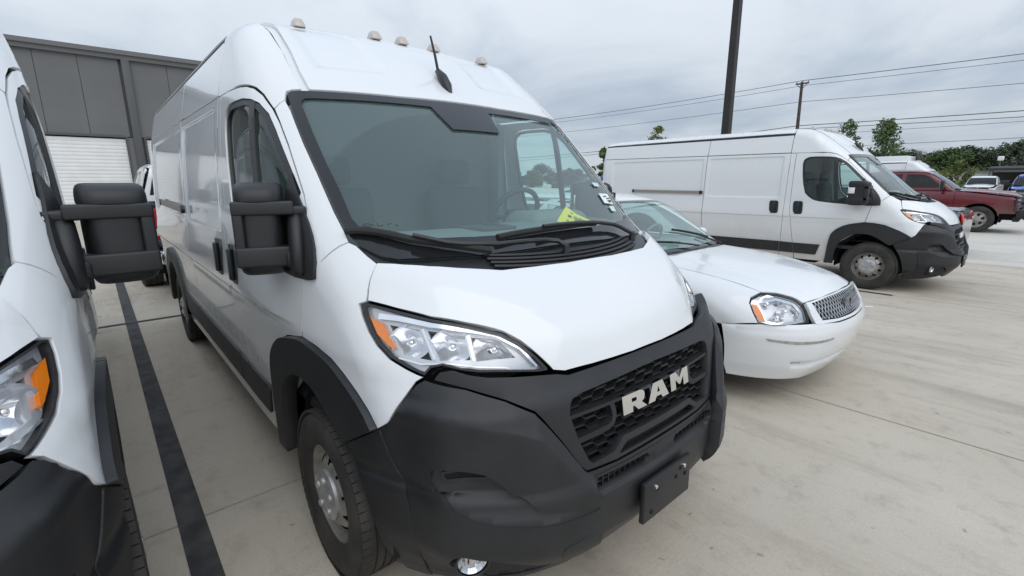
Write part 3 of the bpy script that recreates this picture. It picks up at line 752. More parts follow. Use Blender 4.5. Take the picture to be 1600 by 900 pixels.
    ja = [p for p in fli if p[0] >= -.1471]; jb = [p for p in fli if p[0] <= -.1469]
    q = panel('wheel_flare', ia+ja[::-1], (-.25, .95, .0), f_up, PLAST, T, off=.026, fl=.07, h=.035, gap=.001); mir(q)
    q = panel('wheel_flare', ib+jb[::-1], (0, 1, 0), f_up, PLAST, T, off=.026, fl=.07, h=.035, gap=.001); mir(q)
    ro = [(-4.035+.63*math.cos(a), .352+.63*math.sin(a)) for a in np.linspace(math.pi, 0, 33)]; ri = [(-4.035+.49*math.cos(a), .352+.49*math.sin(a)) for a in np.linspace(0, math.pi, 33)]
    q = panel('wheel_flare', S2(ro+ri), DSIDE, f_up, PLAST, T, off=.026, fl=.07, h=.05, gap=.001); mir(q)
    for pl in ([(-.655, .622), (-.70, .455), (-1.025, .455), (-1.052, .622)], [(-1.03, .455), (-1.058, .622), (-1.247, .628), (-1.25, .458)], [(-1.257, .458), (-1.254, .628), (-2.640, .628), (-2.640, .458)], [(-2.651, .458), (-2.651, .628), (-3.40, .628), (-3.42, .458)]):
        q = panel('side_moulding', S2(pl), DSIDE, f_up, PLAST, T, off=.014, fl=.016, h=.09, gap=.001); mir(q)
    bm = bmesh.new(); bx(bm, (-2.05, 0, .36), (2.7, 1.86, .10), bev=.02); bx(bm, (-4.85, 0, .45), (.3, 1.7, .2)); bx(bm, (-2.0, 0, .44), (5.6, 1.1, .22)); bx(bm, (.45, 0, .42), (.5, 1.1, .3)); bmobj('underbody', bm, DARK, T)
    for xw in (0, -4.035):
        for s in (-1, 1):
            bm = bmesh.new(); lathe(bm, [(.455, s*.925), (.455, s*.60), (0, s*.60)], 40, c=(xw, 0, .37), skip=lambda i, k: math.sin(2*math.pi*(k+.5)/40) < -.2); bmobj('wheel_well', bm, DARK, T, 40)
            make_wheel(T, xw, s)
    # ---------------- front bumper
    DB = Proj((-.72, .69, 0))
    edge = [(.561, -.831, 1.003), (.544, -.853, .986), (.529, -.88, .946), (.512, -.906, .905), (.49, -.932, .853), (.479, -.938, .840), (.444, -.947, .815)]
    crs = [(.444, -.947, .81), (.474, -.916, .707), (.529, -.898, .602), (.55, -.888, .475), (.556, -.869, .368), (.503, -.799, .205)]
    gb = [(.587, -.834, 1.0), (.682, -.759, .982), (.76, -.666, .942), (.814, -.591, .898), (.828, -.56, .858), (.858, -.504, .774), (.888, -.449, .68), (.898, -.427, .658)]
    cpb = [(.908, -.421, .634), (.919, -.413, .561), (.914, -.388, .391)]
    bot = [(.90, -.41, .345), (.85, -.50, .30), (.76, -.62, .25), (.64, -.72, .215)]
    wing = edge+cs(crs, 4)[1:]+bot[::-1]+cpb[::-1]+gb[::-1]
    intake = [(.612, -.838, .722), (.64, -.815, .734), (.685, -.777, .736), (.735, -.725, .724), (.765, -.690, .690), (.80, -.65, .640), (.846, -.600, .598), (.915, -.45, .567), (.925, -.425, .553), (.894, -.504, .545), (.861, -.577, .540), (.82, -.645, .546), (.765, -.716, .556), (.724, -.758, .570), (.679, -.798, .597), (.635, -.825, .630), (.610, -.838, .668)]
    slot = [(.620, -.832, .722), (.70, -.765, .725), (.755, -.70, .690), (.64, -.818, .680)]
    fogr = [(.646, -.81, .376), (.668, -.806, .423), (.696, -.786, .439), (.741, -.742, .431), (.764, -.717, .431), (.816, -.64, .399), (.837, -.583, .354), (.85, -.543, .339), (.80, -.58, .292), (.72, -.68, .265), (.66, -.76, .28), (.64, -.80, .33)]
    sh = DB.to(np.array([(.45, -.93, .93), (.514, -.901, .917), (.581, -.866, .912), (.695, -.779, .884), (.786, -.654, .849), (.823, -.584, .813), (.845, -.547, .762), (.876, -.49, .68), (.9, -.42, .60)]))
    sh = sh[np.argsort(sh[:, 0])]
    def bevel_(qq):   # chamfer above the shoulder line
        h_ = qq[:, 1]-np.interp(qq[:, 0], sh[:, 0], sh[:, 1])
        return -np.clip(h_, 0, .11)*.40*sstep(-.002, .008, h_)
    bevel_.lines = [np.vstack([sh, sh[::-1]+[0, .012]])]
    lowl = DB.to(np.array(cs(intake[8:]+intake[:1], 3))); upl = DB.to(np.array(cs(intake[:9], 3))); ipoly = np.vstack([lowl[:-1], upl[:-1]])
    b0 = DB.to(np.array([(.49, -.905, .6), (.60, -.82, .6)]))[:, 0]
    def bulge_(qq):   # the corners stand proud of the grille
        return .046*sstep(b0[0], b0[1]+.06, qq[:, 0])*sstep(.30, .46, qq[:, 1])*(1-sstep(.62, 1.0, qq[:, 1])*.25)
    def pocket_(qq):  # floor of the side intake ramps up to its lower lip
        a = np.clip(segdist(qq, lowl, False)/.10, 0, 1); a = np.where(inpoly(qq, ipoly) | (qq[:, 1] > np.interp(qq[:, 0], lws[:, 0], lws[:, 1])), a, 0)
        return -.0025-.040*a*(1.4-.4*a)
    lws = lowl[np.argsort(lowl[:, 0])]
    fpoly = DB.to(np.array(cs(fogr, 4, True))); fbot = DB.to(np.array([(.85, -.543, .345), (.82, -.57, .305), (.77, -.63, .275), (.70, -.71, .262)]))
    def fpocket_(qq): return -.003-.034*np.clip(segdist(qq, fbot, False)/.07, 0, 1)
    sM = float((np.array(intake)@DB.D).mean()); sF = float((np.array(fogr)@DB.D).mean())
    q = panel('bumper_corner', wing, DB, f_bp, PLAST, T, holes=[DB.base(ipoly, sM), DB.base(fpoly, sF)], h=.022, fl=.05, disp=[bulge_, bevel_], gap=.002, hole_gap=0)
    panel('side_intake', DB.base(shrink(ipoly, -.0008), sM), DB, f_bp, PLAST, q, disp=[bulge_, bevel_, pocket_], fl=0, h=.02, gap=0)
    sf = cs([(.636, -.818, .716), (.66, -.80, .722), (.70, -.764, .722), (.745, -.712, .706), (.752, -.705, .695), (.735, -.725, .688), (.66, -.80, .682), (.642, -.815, .688)], 3, True)
    sq = DB.to(np.array(sf)); up5 = lambda qq: np.full(len(qq), .007); up6 = lambda qq: np.full(len(qq), .0025)
    panel('intake_slot', DB.base(sq, sM), DB, f_bp, PLAST2, q, holes=[DB.base(shrink(sq, .009), sM)], disp=[bulge_, bevel_, pocket_, up5], fl=.012, h=.02, gap=0, hole_gap=0)
    panel('slot_void', DB.base(shrink(sq, .007), sM), DB, f_bp, DARK, q, disp=[bulge_, bevel_, pocket_, up6], fl=0, h=.02, gap=0)
    panel('fog_recess', DB.base(shrink(fpoly, -.0008), sF), DB, f_bp, PLAST, q, disp=[bulge_, fpocket_], fl=0, h=.02, gap=0)
    P_ = solve(f_bp, DB.base(DB.to(np.array([(.704, -.763, .378)])), -1.6), DB.D, 0, 1.6, 120); g_ = grad(f_bp, P_)[0]; nrm = -g_/np.linalg.norm(g_)
    ax = (Vector(tuple(nrm))*.6+Vector((.5, 0, .0))).normalized(); c0 = Vector(tuple(P_[0]+nrm*.004)); rot = ax.to_track_quat('Z', 'Y').to_matrix()
    bm = bmesh.new(); bowl(bm, c0, ax, .050, .056, .035, 28, .0); fg = bmobj('fog_lamp', bm, REFL, T, 30)
    bm = bmesh.new(); lathe(bm, [(.052, .006), (.056, .010), (.061, .008), (.064, -.03)], 32, axis='Z')
    for v in bm.verts: v.co = c0 + rot @ Vector((v.co.x, v.co.y*1.1, v.co.z))
    bmobj('lamp_ring', bm, PLAST2, fg, 40)
    bm = bmesh.new(); bx(bm, (0, 0, -.012), (.02, .075, .01)); bx(bm, (-.02, 0, -.014), (.008, .06, .006)); bx(bm, (.02, 0, -.014), (.008, .06, .006))
    for v in bm.verts: v.co = c0 + rot @ v.co
    bmobj('bulb_shield', bm, CHROME, fg, 40)
    bm = bmesh.new(); bmesh.ops.create_uvsphere(bm, u_segments=20, v_segments=10, radius=1)
    for v in bm.verts: v.co = c0 + rot @ Vector((v.co.x*.053, v.co.y*.059, v.co.z*.014))
    bmobj('lamp_lens', bm, LENS, fg, 60)
    tc_ = [(.88, -.535, .392), (.88, -.535, .440), (.885, -.525, .447), (.905, -.452, .468), (.91, -.445, .463), (.91, -.44, .412), (.90, -.452, .405), (.885, -.525, .388)]
    panel('tow_cover', tc_, DB, f_bp, PLAST, q, disp=[bulge_], off=.0012, fl=.004, gap=.0, h=.03)
    mir(q); mir(fg)
    crs2 = cs(crs, 4)
    ext = [(.444, -.947, .815), (.259, -.979, .700), (.289, -.968, .648), (.335, -.966, .574), (.372, -.956, .487), (.395, -.937, .393), (.405, -.904, .303), (.41, -.848, .205)]+crs2[:0:-1]
    q = panel('bumper_flare', ext, (-.45, .89, 0), f_bp, PLAST, T, off=.005, fl=.07, h=.035, gap=.001); mir(q)
    # ---------------- grille
    DG = Proj((-1, 0, -.12))
    gsur = sym([(.823, 0, .978), (.812, -.208, .976), (.777, -.422, .972), (.762, -.469, .984), (.721, -.591, .999), (.668, -.697, 1.010), (.634, -.743, 1.020), (.592, -.783, 1.034), (.567, -.812, 1.027), (.575, -.828, 1.004), (.682, -.757, .984), (.76, -.664, .944), (.814, -.589, .90), (.828, -.558, .86), (.858, -.502, .776), (.888, -.447, .682), (.900, -.425, .660), (.915, -.28, .652), (.92, 0, .655)])
    gop = sym([(.856, 0, .929), (.842, -.403, .916), (.842, -.441, .908), (.845, -.455, .893), (.85, -.463, .86), (.874, -.44, .764), (.894, -.408, .69), (.897, -.392, .675), (.908, -.288, .682), (.905, -.255, .70), (.904, -.229, .72), (.907, 0, .72)])
    gop2 = sym([(.91, 0, .696), (.905, -.215, .696), (.90, -.228, .690), (.903, -.262, .668), (.905, -.258, .664), (.915, 0, .666)])
    gs = panel('grille_surround', gsur, DG, f_bp, PLAST, T, holes=[gop, gop2], h=.032, fl=.045, gap=.002, hole_gap=0, disp=recess(DG, [( .83, y, z) for y, z in ((-.70, 1.0), (.70, 1.0), (.5, .93), (-.5, .93))], 0, .01))
    panel('grille_backing', gop, DG, f_bp, DARK, gs, off=-.065, fl=0, gap=-.05, h=.1)
    panel('grille_backing', gop2, DG, f_bp, DARK, gs, off=-.04, fl=0, gap=-.02, h=.1)
    def fx(y, z): return float(ev(XB, z)-.14*y*y)
    def half_w(z): return float(np.interp(z, [.67, .69, .764, .86, .9, .93], [.39, .405, .44, .463, .448, .40]))
    def rib(bm, pts, dx, hgt, dep):   # flat bar following the grille curve
        A = []
        for y, z in pts:
            x = fx(y, z)-dx
            A.append([bm.verts.new((x, y, z-hgt/2)), bm.verts.new((x, y, z+hgt/2)), bm.verts.new((x-dep, y, z+hgt/2)), bm.verts.new((x-dep, y, z-hgt/2))])
        for i in range(len(A)-1):
            for k in range(4): bm.faces.new((A[i][k], A[i][(k+1) % 4], A[i+1][(k+1) % 4], A[i+1][k]))
        bm.faces.new(A[0]); bm.faces.new(A[-1][::-1])
    bm = bmesh.new()   # honeycomb of long flat cells
    for r in range(15):
        z0 = .684+.0172*r
        if abs(z0-.845) < .010: continue
        hw = half_w(z0)-.004; pts = []; y = -hw; k = 0
        while y < hw:
            ph = (k+2*(r % 2)) % 4
            pts.append((y, z0+(.0070 if ph in (1, 2) else -.0070))); y += (.046 if ph in (1, 3) else .012); k += 1
        pts.append((hw, pts[-1][1])); 
        if z0 < .73: pts = [p for p in pts if abs(p[0]) > .0]
        rib(bm, pts, .026, .0036, .02)
    bmobj('grille_mesh', bm, PLAST2, gs)
    bm = bmesh.new(); n_ = 17
    ys = np.linspace(-half_w(.845), half_w(.845), n_); rib(bm, [(y, .847) for y in ys], .004, .013, .04)
    for s in (-1, 1):
        w_ = half_w(.765)
        loop = [(s*w_, .762), (s*.33, .766), (s*.29, .768), (s*.268, .777), (s*.256, .795), (s*.256, .82), (s*.262, .845)]
        pts = []
        for a, b in zip(loop[:-1], loop[1:]): pts += [tuple(np.array(a)+(np.array(b)-np.array(a))*t) for t in np.linspace(0, 1, 4)[:-1]]
        pts.append(loop[-1])
        A = []      # bar with constant thickness in the loop plane
        P_ = np.array(pts); d = np.gradient(P_, axis=0); d /= np.linalg.norm(d, axis=1, keepdims=True); nn = np.stack([-d[:, 1], d[:, 0]], 1)*.011
        for (y, z), m_ in zip(P_, nn):
            x = fx(y, z)-.006
            A.append([bm.verts.new((x, y-m_[0], z-m_[1])), bm.verts.new((x, y+m_[0], z+m_[1])), bm.verts.new((x-.04, y+m_[0], z+m_[1])), bm.verts.new((x-.04, y-m_[0], z-m_[1]))])
        for i in range(len(A)-1):
            for k in range(4): bm.faces.new((A[i][k], A[i][(k+1) % 4], A[i+1][(k+1) % 4], A[i+1][k]))
    bmobj('grille_bar', bm, PLAST, gs)
    # brand letters on the grille
    for (o_, h_, y0, wd) in ((LR, LRh, -.222, .128), (LA, LAh, -.075, .128), (LM, [], .085, .128)):
        bm = bmesh.new(); zb, zt = .789, .857
        def mpf(u, v, d):
            y = y0+u*wd+.02*v*0; z = zb+(zt-zb)*v
            return (fx(y, .83)-.002-.012*v+d, y, z)
        letter_mesh(bm, o_, h_, mpf, .016); bmobj('badge_letter', bm, SATIN, gs)
    # ---------------- centre of the bumper
    cen = sym([(.92, 0, .650), (.915, -.28, .648), (.899, -.423, .655), (.906, -.420, .634), (.917, -.411, .561), (.912, -.387, .391), (.915, -.20, .372), (.93, 0, .372)])
    sl_ = [(.93, -.402, .572), (.93, -.396, .618), (.93, -.10, .612), (.93, -.085, .590), (.93, -.10, .570)]
    DC = Proj((-1, 0, 0))
    led = recess(DC, [(.93, -.385, .548), (.93, -.40, .64), (.93, .40, .64), (.93, .385, .548)], .02, .014)
    cp = panel('bumper_centre', cen, DC, f_bp, PLAST, T, holes=[sl_, M2(sl_)], h=.035, fl=.03, gap=.002, hole_gap=0, disp=led)
    panel('intake_backing', cen, DC, f_bp, DARK, cp, off=-.05, fl=0, h=.1)
    bm = bmesh.new()
    for k in range(9):
        for s in (-1, 1): bx(bm, (.895, s*(.12+.032*k), .593), (.02, .004, .04))
    bx(bm, (.897, 0, .593), (.01, .78, .004)); bmobj('intake_mesh', bm, PLAST2, cp)
    # plate bracket
    bm = bmesh.new(); bx(bm, (.966, -.022, .448), (.022, .328, .165), bev=.006); pb = bmobj('plate_bracket', bm, PLAST, T, 30)
    bm = bmesh.new()
    for y, z in ((-.135, .40), (-.10, .485), (.03, .475), (.10, .46), (.06, .50)): bx(bm, (.978, y, z), (.004, .012, .014))
    bmobj('bracket_hole', bm, DARK, pb)
    for y, z in ((-.118, .500), (.082, .503)):
        bm = bmesh.new(); lathe(bm, [(.009, .976), (.008, .984), (0, .985)], 10, axis='X', c=(0, y, z)); bmobj('bolt', bm, SATIN, pb, 30)
    lip = sym([(.915, 0, .368), (.905, -.30, .366), (.90, -.40, .345), (.85, -.50, .30), (.80, -.50, .235), (.83, -.25, .215), (.84, 0, .21)])
    panel('bumper_lip', lip, (-.85, 0, .3), f_bp, PLAST2, T, off=-.012, fl=.03, h=.06)
    # ---------------- headlamp
    hl = [(.266, -.900, 1.200), (.284, -.883, 1.206), (.378, -.829, 1.191), (.488, -.756, 1.169), (.577, -.674, 1.152), (.652, -.583, 1.122), (.693, -.54, 1.089), (.73, -.502, 1.043), (.755, -.470, .999), (.758, -.471, .989), (.75, -.511, .992), (.721, -.591, 1.004), (.668, -.697, 1.015), (.634, -.743, 1.025), (.592, -.783, 1.039), (.569, -.812, 1.032), (.56, -.831, 1.008), (.502, -.861, 1.026), (.434, -.888, 1.05), (.377, -.901, 1.083), (.332, -.906, 1.12), (.289, -.905, 1.165)]
    DL = Proj((-.62, .62, -.45))
    hlp = pl_ = DL.to(np.array(hl)); sh1 = shrink(hlp, .009); s0 = float((np.array(hl)@DL.D).mean())
    hb = panel('headlamp', hl, DL, f_up, PLAST2, T, off=-.095, fl=0, h=.06)
    panel('lamp_seal', hl, DL, f_up, PLAST2, hb, holes=[DL.base(sh1, s0)], off=-.004, fl=.05, h=.05, gap=.002, hole_gap=0)
    panel('lamp_lens', hl, DL, f_up, LENS, hb, off=-.003, fl=0, h=.05, gap=.008)
    c1 = [(.374, -.860, 1.146), (.468, -.797, 1.140), (.550, -.805, 1.056), (.456, -.863, 1.064)]
    c2 = [(.492, -.780, 1.140), (.588, -.689, 1.128), (.640, -.705, 1.055), (.572, -.786, 1.055)]
    c3 = [(.604, -.677, 1.125), (.655, -.592, 1.110), (.708, -.560, 1.045), (.655, -.690, 1.048)]
    amb = [(.303, -.893, 1.166), (.360, -.869, 1.149), (.437, -.870, 1.072), (.411, -.880, 1.078), (.356, -.896, 1.112)]
    bz = panel('lamp_bezel', DL.base(shrink(hlp, .006), s0), DL, f_up, LGREY, hb, holes=[c1, c2, c3], off=-.030, fl=.045, h=.05, hole_gap=0)
    panel('turn_signal', amb, DL, f_up, AMBER, hb, off=-.014, fl=.02, h=.02)
    ln = [(.335, -.877, 1.170), (.40, -.83, 1.166), (.499, -.765, 1.153), (.58, -.69, 1.142), (.647, -.607, 1.122), (.704, -.544, 1.073), (.744, -.502, 1.006)]
    panel('lamp_trim', ribbon2(DL, ln, .013, .007), DL, f_up, SATIN, hb, off=-.012, fl=.02, h=.03)
    for a, b in (((.48, -.789, 1.143), (.563, -.797, 1.055)), ((.596, -.683, 1.127), (.648, -.697, 1.048))):
        panel('lamp_trim', ribbon2(DL, [a, tuple((np.array(a)+np.array(b))/2), b], .008, .006), DL, f_up, SATIN, hb, off=-.014, fl=.03, h=.03)
    panel('lamp_trim', ribbon2(DL, [(.455, -.872, 1.052), (.53, -.828, 1.040), (.60, -.765, 1.045), (.66, -.70, 1.033), (.715, -.60, 1.02)], .006, .004), DL, f_up, SATIN, hb, off=-.014, fl=.02, h=.03)
    for c_ in (c1, c2, c3):
        cc = np.array(c_).mean(0)+DL.D*.035; bm = bmesh.new()
        bowl(bm, cc, (.72, -.55, .2), .072, .060, .055, 32, 0); b_ = bmobj('reflector', bm, REFL, hb, 20)
        bm = bmesh.new(); bmesh.ops.create_uvsphere(bm, u_segments=12, v_segments=8, radius=.013)
        for v in bm.verts: v.co += Vector(tuple(cc+DL.D*.02))
        bmobj('bulb', bm, SATIN, b_, 60)
    mir(hb)
    # ---------------- roof marker lamps, antenna
    for y, x in ((-.56, -1.10), (-.154, -1.02), (.011, -1.0), (.25, -1.02), (.66, -1.05)):
        z = float(solve(f_up, np.array([[x, y, 3.0]]), np.array([0, 0, -1.]), 0, 1.2)[0, 2])
        bm = bmesh.new(); vs = bx(bm, (x, y, z+.02), (.105, .068, .050), bev=.010, taper=(.45, .6)); ml_ = bmobj('marker_lamp', bm, LENS2, T, 50)
        bm = bmesh.new(); bx(bm, (x, y, z+.014), (.05, .022, .03), bev=.004); bmobj('bulb_holder', bm, AMBER2, ml_, 40)
    bm = bmesh.new()
    tube(bm, [(-.50, .02, 2.083), (-.53, .02, 2.125), (-.57, .02, 2.175), (-.615, .02, 2.215), (-.635, .02, 2.215)], [.012, .028, .028, .016, .008], 10); an = bmobj('antenna', bm, PLAST2, T, 50)
    bm = bmesh.new(); tube(bm, [(-.61, .02, 2.20), (-.628, .012, 2.30), (-.648, 0, 2.40)], [.009, .008, .006], 6); bmobj('antenna_mast', bm, PLAST2, an, 50)
    # ---------------- wipers
    def onws(x, y, d=.01):
        P = solve(f_up, np.array([[x+.8, y, 0]])+np.array([[0, 0, 0]]), np.array([0, 0, 1.]), 0, 1) if False else None
        z = float(solve(f_up, np.array([[x, y, 3.0]]), np.array([0, 0, -1.]), 0, 2.5, 120)[0, 2]); return (x+d*.6, y, z+d*.8)
    def interp(pts, n=9):
        p = np.array(pts); t = np.linspace(0, len(p)-1, n); return [tuple(p[int(min(i, len(p)-2))]*(1-(i-int(min(i, len(p)-2))))+p[int(min(i, len(p)-2))+1]*(i-int(min(i, len(p)-2)))) for i in t]
    for bl, arm in (([(.085, -.862), (.155, -.784), (.232, -.678), (.30, -.56), (.385, -.42)], [(.232, -.678), (.320, -.55), (.37, -.387), (.405, -.093), (.452, -.067)]),
                    ([(.330, -.345), (.334, -.126), (.330, .059), (.310, .286)], [(.336, -.108), (.330, .096), (.318, .297), (.315, .45), (.375, .515)])):
        bm = bmesh.new(); tube(bm, [onws(x, y, .018) for x, y in interp(bl, 11)], .014, 8); wb = bmobj('wiper_blade', bm, RUB, T, 40)
        bm = bmesh.new(); tube(bm, [onws(x, y, .040-.02*(i/10)) for i, (x, y) in enumerate(interp(arm, 11))], [.008+.003*(i/10) for i in range(11)], 8)
        lathe(bm, [(.0, .022), (.012, .02), (.015, .0), (.017, -.03)], 12, axis='Z', c=onws(*arm[-1], .01)); bmobj('wiper_arm', bm, PLAST2, wb, 40)
        bm = bmesh.new(); tube(bm, [onws(x, y, .010) for x, y in interp(bl, 11)], .006, 6); bmobj('wiper_rubber', bm, RUB, wb, 40)
    # ---------------- cab interior
    bm = bmesh.new()
    prof = [(.30, 1.365), (.10, 1.385), (-.10, 1.39), (-.26, 1.375), (-.36, 1.33), (-.40, 1.22), (-.36, .95), (-.2, .7), (.2, .7)]
    A = [[bm.verts.new((x-.16*(y/.85)**2, y, z+(.035*math.exp(-((y-.42)/.2)**2) if -.4 < x < 0 else 0))) for x, z in prof] for y in np.linspace(-.86, .86, 29)]
    for a, b in zip(A[:-1], A[1:]):
        for k in range(len(prof)-1): bm.faces.new((a[k], a[k+1], b[k+1], b[k]))
    das = bmobj('dashboard', bm, INT, T, 50)
    bm = bmesh.new(); bx(bm, (-.14, .42, 1.415), (.30, .46, .07), bev=.03, taper=(.8, .8)); bmobj('instrument_hood', bm, INT, das, 40)
    bm = bmesh.new()
    for y in (-.20, -.02): bx(bm, (-.05, y, 1.392), (.26, .025, .022), bev=.008)
    bx(bm, (.07, -.11, 1.392), (.025, .2, .022), bev=.008); bx(bm, (-.10, -.11, 1.388), (.22, .15, .008)); bmobj('dash_tray', bm, INTD, das, 40)
    bm = bmesh.new(); ring = []
    ctr = Vector((-.43, .42, 1.40)); rot = Matrix.Rotation(R(-62), 3, 'Y')
    n_ = 32
    for i in range(n_):
        a = 2*math.pi*i/n_; cc = rot @ Vector((math.cos(a)*.185, math.sin(a)*.185, 0)); up = rot @ Vector((0, 0, 1)); ra = cc.normalized()
        ring.append([bm.verts.new(ctr+cc+(ra*math.cos(b)+up*math.sin(b))*.016) for b in np.linspace(0, 2*math.pi, 9)[:-1]])
    for i in range(n_):
        for k in range(8): bm.faces.new((ring[i][k], ring[(i+1) % n_][k], ring[(i+1) % n_][(k+1) % 8], ring[i][(k+1) % 8]))
    vs = bx(bm, ctr, (.10, .14, .03), rot=rot, bev=.01); bx(bm, ctr, (.03, .36, .015), rot=rot, bev=.005); bx(bm, ctr+Vector((.12, 0, -.06)), (.25, .05, .05), bev=.01)
    bmobj('steering_wheel', bm, INTD, T, 50)
    for y in (-.45, .45):
        bm = bmesh.new(); bx(bm, (-.80, y, .92), (.5, .5, .16), bev=.05, seg=3); bx(bm, (-1.06, y, 1.25), (.14, .48, .66), rot=Matrix.Rotation(R(-10), 3, 'Y'), bev=.05, seg=3)
        bx(bm, (-1.13, y, 1.68), (.10, .26, .17), bev=.04, seg=3); bmobj('seat', bm, INTD, T, 50)
    bm = bmesh.new(); prism(bm, [(-.93, .5), (.93, .5), (.94, 1.3), (.90, 1.95), (.83, 2.28), (.72, 2.40), (-.72, 2.40), (-.83, 2.28), (-.90, 1.95), (-.94, 1.3)], -1.315, -1.285, 0); bmobj('bulkhead', bm, INT, T)
    bm = bmesh.new(); bx(bm, (-.55, 0, .60), (1.5, 1.8, .05)); bmobj('cab_floor', bm, INTD, T)
    hlr = sym([(-.48, 0, 2.06), (-.52, -.72, 2.05), (-.62, -.72, 2.13), (-1.22, -.74, 2.43), (-1.22, 0, 2.46)])
    panel('headliner', hlr, (-.4, 0, -.9), f_up, INTL, T, off=-.05, fl=0, h=.1)
    q = panel('pillar_trim', [(-.454, -.842, 1.965), (-.399, -.842, 1.907), (-.258, -.846, 1.766), (-.131, -.846, 1.641), (.002, -.846, 1.503), (.09, -.842, 1.42), (.048, -.93, 1.33), (-.045, -.935, 1.40), (-.134, -.915, 1.566), (-.305, -.90, 1.761), (-.46, -.89, 1.914)], (-.5, .8, -.33), f_up, INTL, T, off=-.03, fl=0, h=.06); mir(q)
    q = panel('door_trim', S2([(-1.13, 1.25), (-.95, 1.25), (-.1, 1.23), (-.12, .9), (-.5, .6), (-1.1, .6)]), DSIDE, f_up, INTL, T, off=-.055, fl=0, h=.08); mir(q)
    bm = bmesh.new(); bx(bm, (-1.2, .92, 1.4), (.12, .08, 1.3), bev=.03); bx(bm, (-1.2, -.92, 1.4), (.12, .08, 1.3), bev=.03); bmobj('pillar_trim', bm, INTL, T, 40)
    return root
LENS2 = mat('marker_lens', (.50, .45, .41), .18, coat=.4)
AMBER2 = mat('marker_bulb', (.45, .20, .10), .3)

# ================================================================== cars: shared body-surface factory
def mkf(ZC, WZ, AX, BX, RX, rear, tx=-.6, tk=.03):
    ZC, WZ, AX, BX, RX = spl(ZC), spl(WZ), spl(AX), spl(BX), spl(RX)
    def f(P):
        x, y, z = P[..., 0], np.abs(P[..., 1]), P[..., 2]
        xe = x+ev(AX, x)*y*y; sl = evd(ZC, xe)
        d2 = (ev(ZC, xe)-ev(BX, x)*y*y-z)/np.sqrt(1+sl*sl)
        t = np.clip(x-tx, 0, 1.4)
        return smin(smin(ev(WZ, z)-tk*t*t-y, d2, ev(RX, x)), x-rear, .1)
    return f
def mkn(XS, w, crown, r):
    XS = spl(XS)
    def f(P):
        x, y, z = P[..., 0], np.abs(P[..., 1]), P[..., 2]
        d2 = (ev(XS, z)-crown*y*y-x)/np.sqrt(1+evd(XS, z)**2)
        return smin(w-y, d2, r)
    f.X = XS
    return f
def car_wheel(par, x, y, r, w, s, rimmat=STEEL, dual=False):
    """s=-1: outer face towards -Y"""
    wh = empty('wheel'); wh.parent = par; wh.location = (x, y, r); wh.rotation_euler = (0, 0, 0 if s < 0 else math.pi)
    bm = bmesh.new(); ri = r*.60
    lathe(bm, [(ri, .012), (ri+.02, .0), (r*.85, -.008), (r-.02, .006), (r, .025), (r, w*.3), (r-.008, w*.32), (r-.008, w*.36), (r, w*.38), (r, w*.62), (r-.008, w*.64), (r-.008, w*.68), (r, w*.7), (r, w-.025), (r-.02, w-.006), (ri, w-.01)], 48)
    if dual: lathe(bm, [(ri, w+.05), (r-.02, w+.056), (r, w+.075), (r, 2*w+.02), (r-.02, 2*w+.04), (ri, 2*w+.04)], 48)
    bmobj('tyre', bm, TYRE, wh, 35)
    bm = bmesh.new()
    lathe(bm, [(ri, .01), (ri-.008, .016), (ri-.02, .05), (ri*.78, .06), (ri*.45, .03), (ri*.3, .022), (0, .02)], 60, skip=lambda i, k: i == 3 and (k % 10) < 5)
    bmobj('rim', bm, rimmat, wh, 40)
    bm = bmesh.new(); lathe(bm, [(ri*.95, .09), (0, .09)], 24); bmobj('brake_disc', bm, RUB, wh)
    return wh

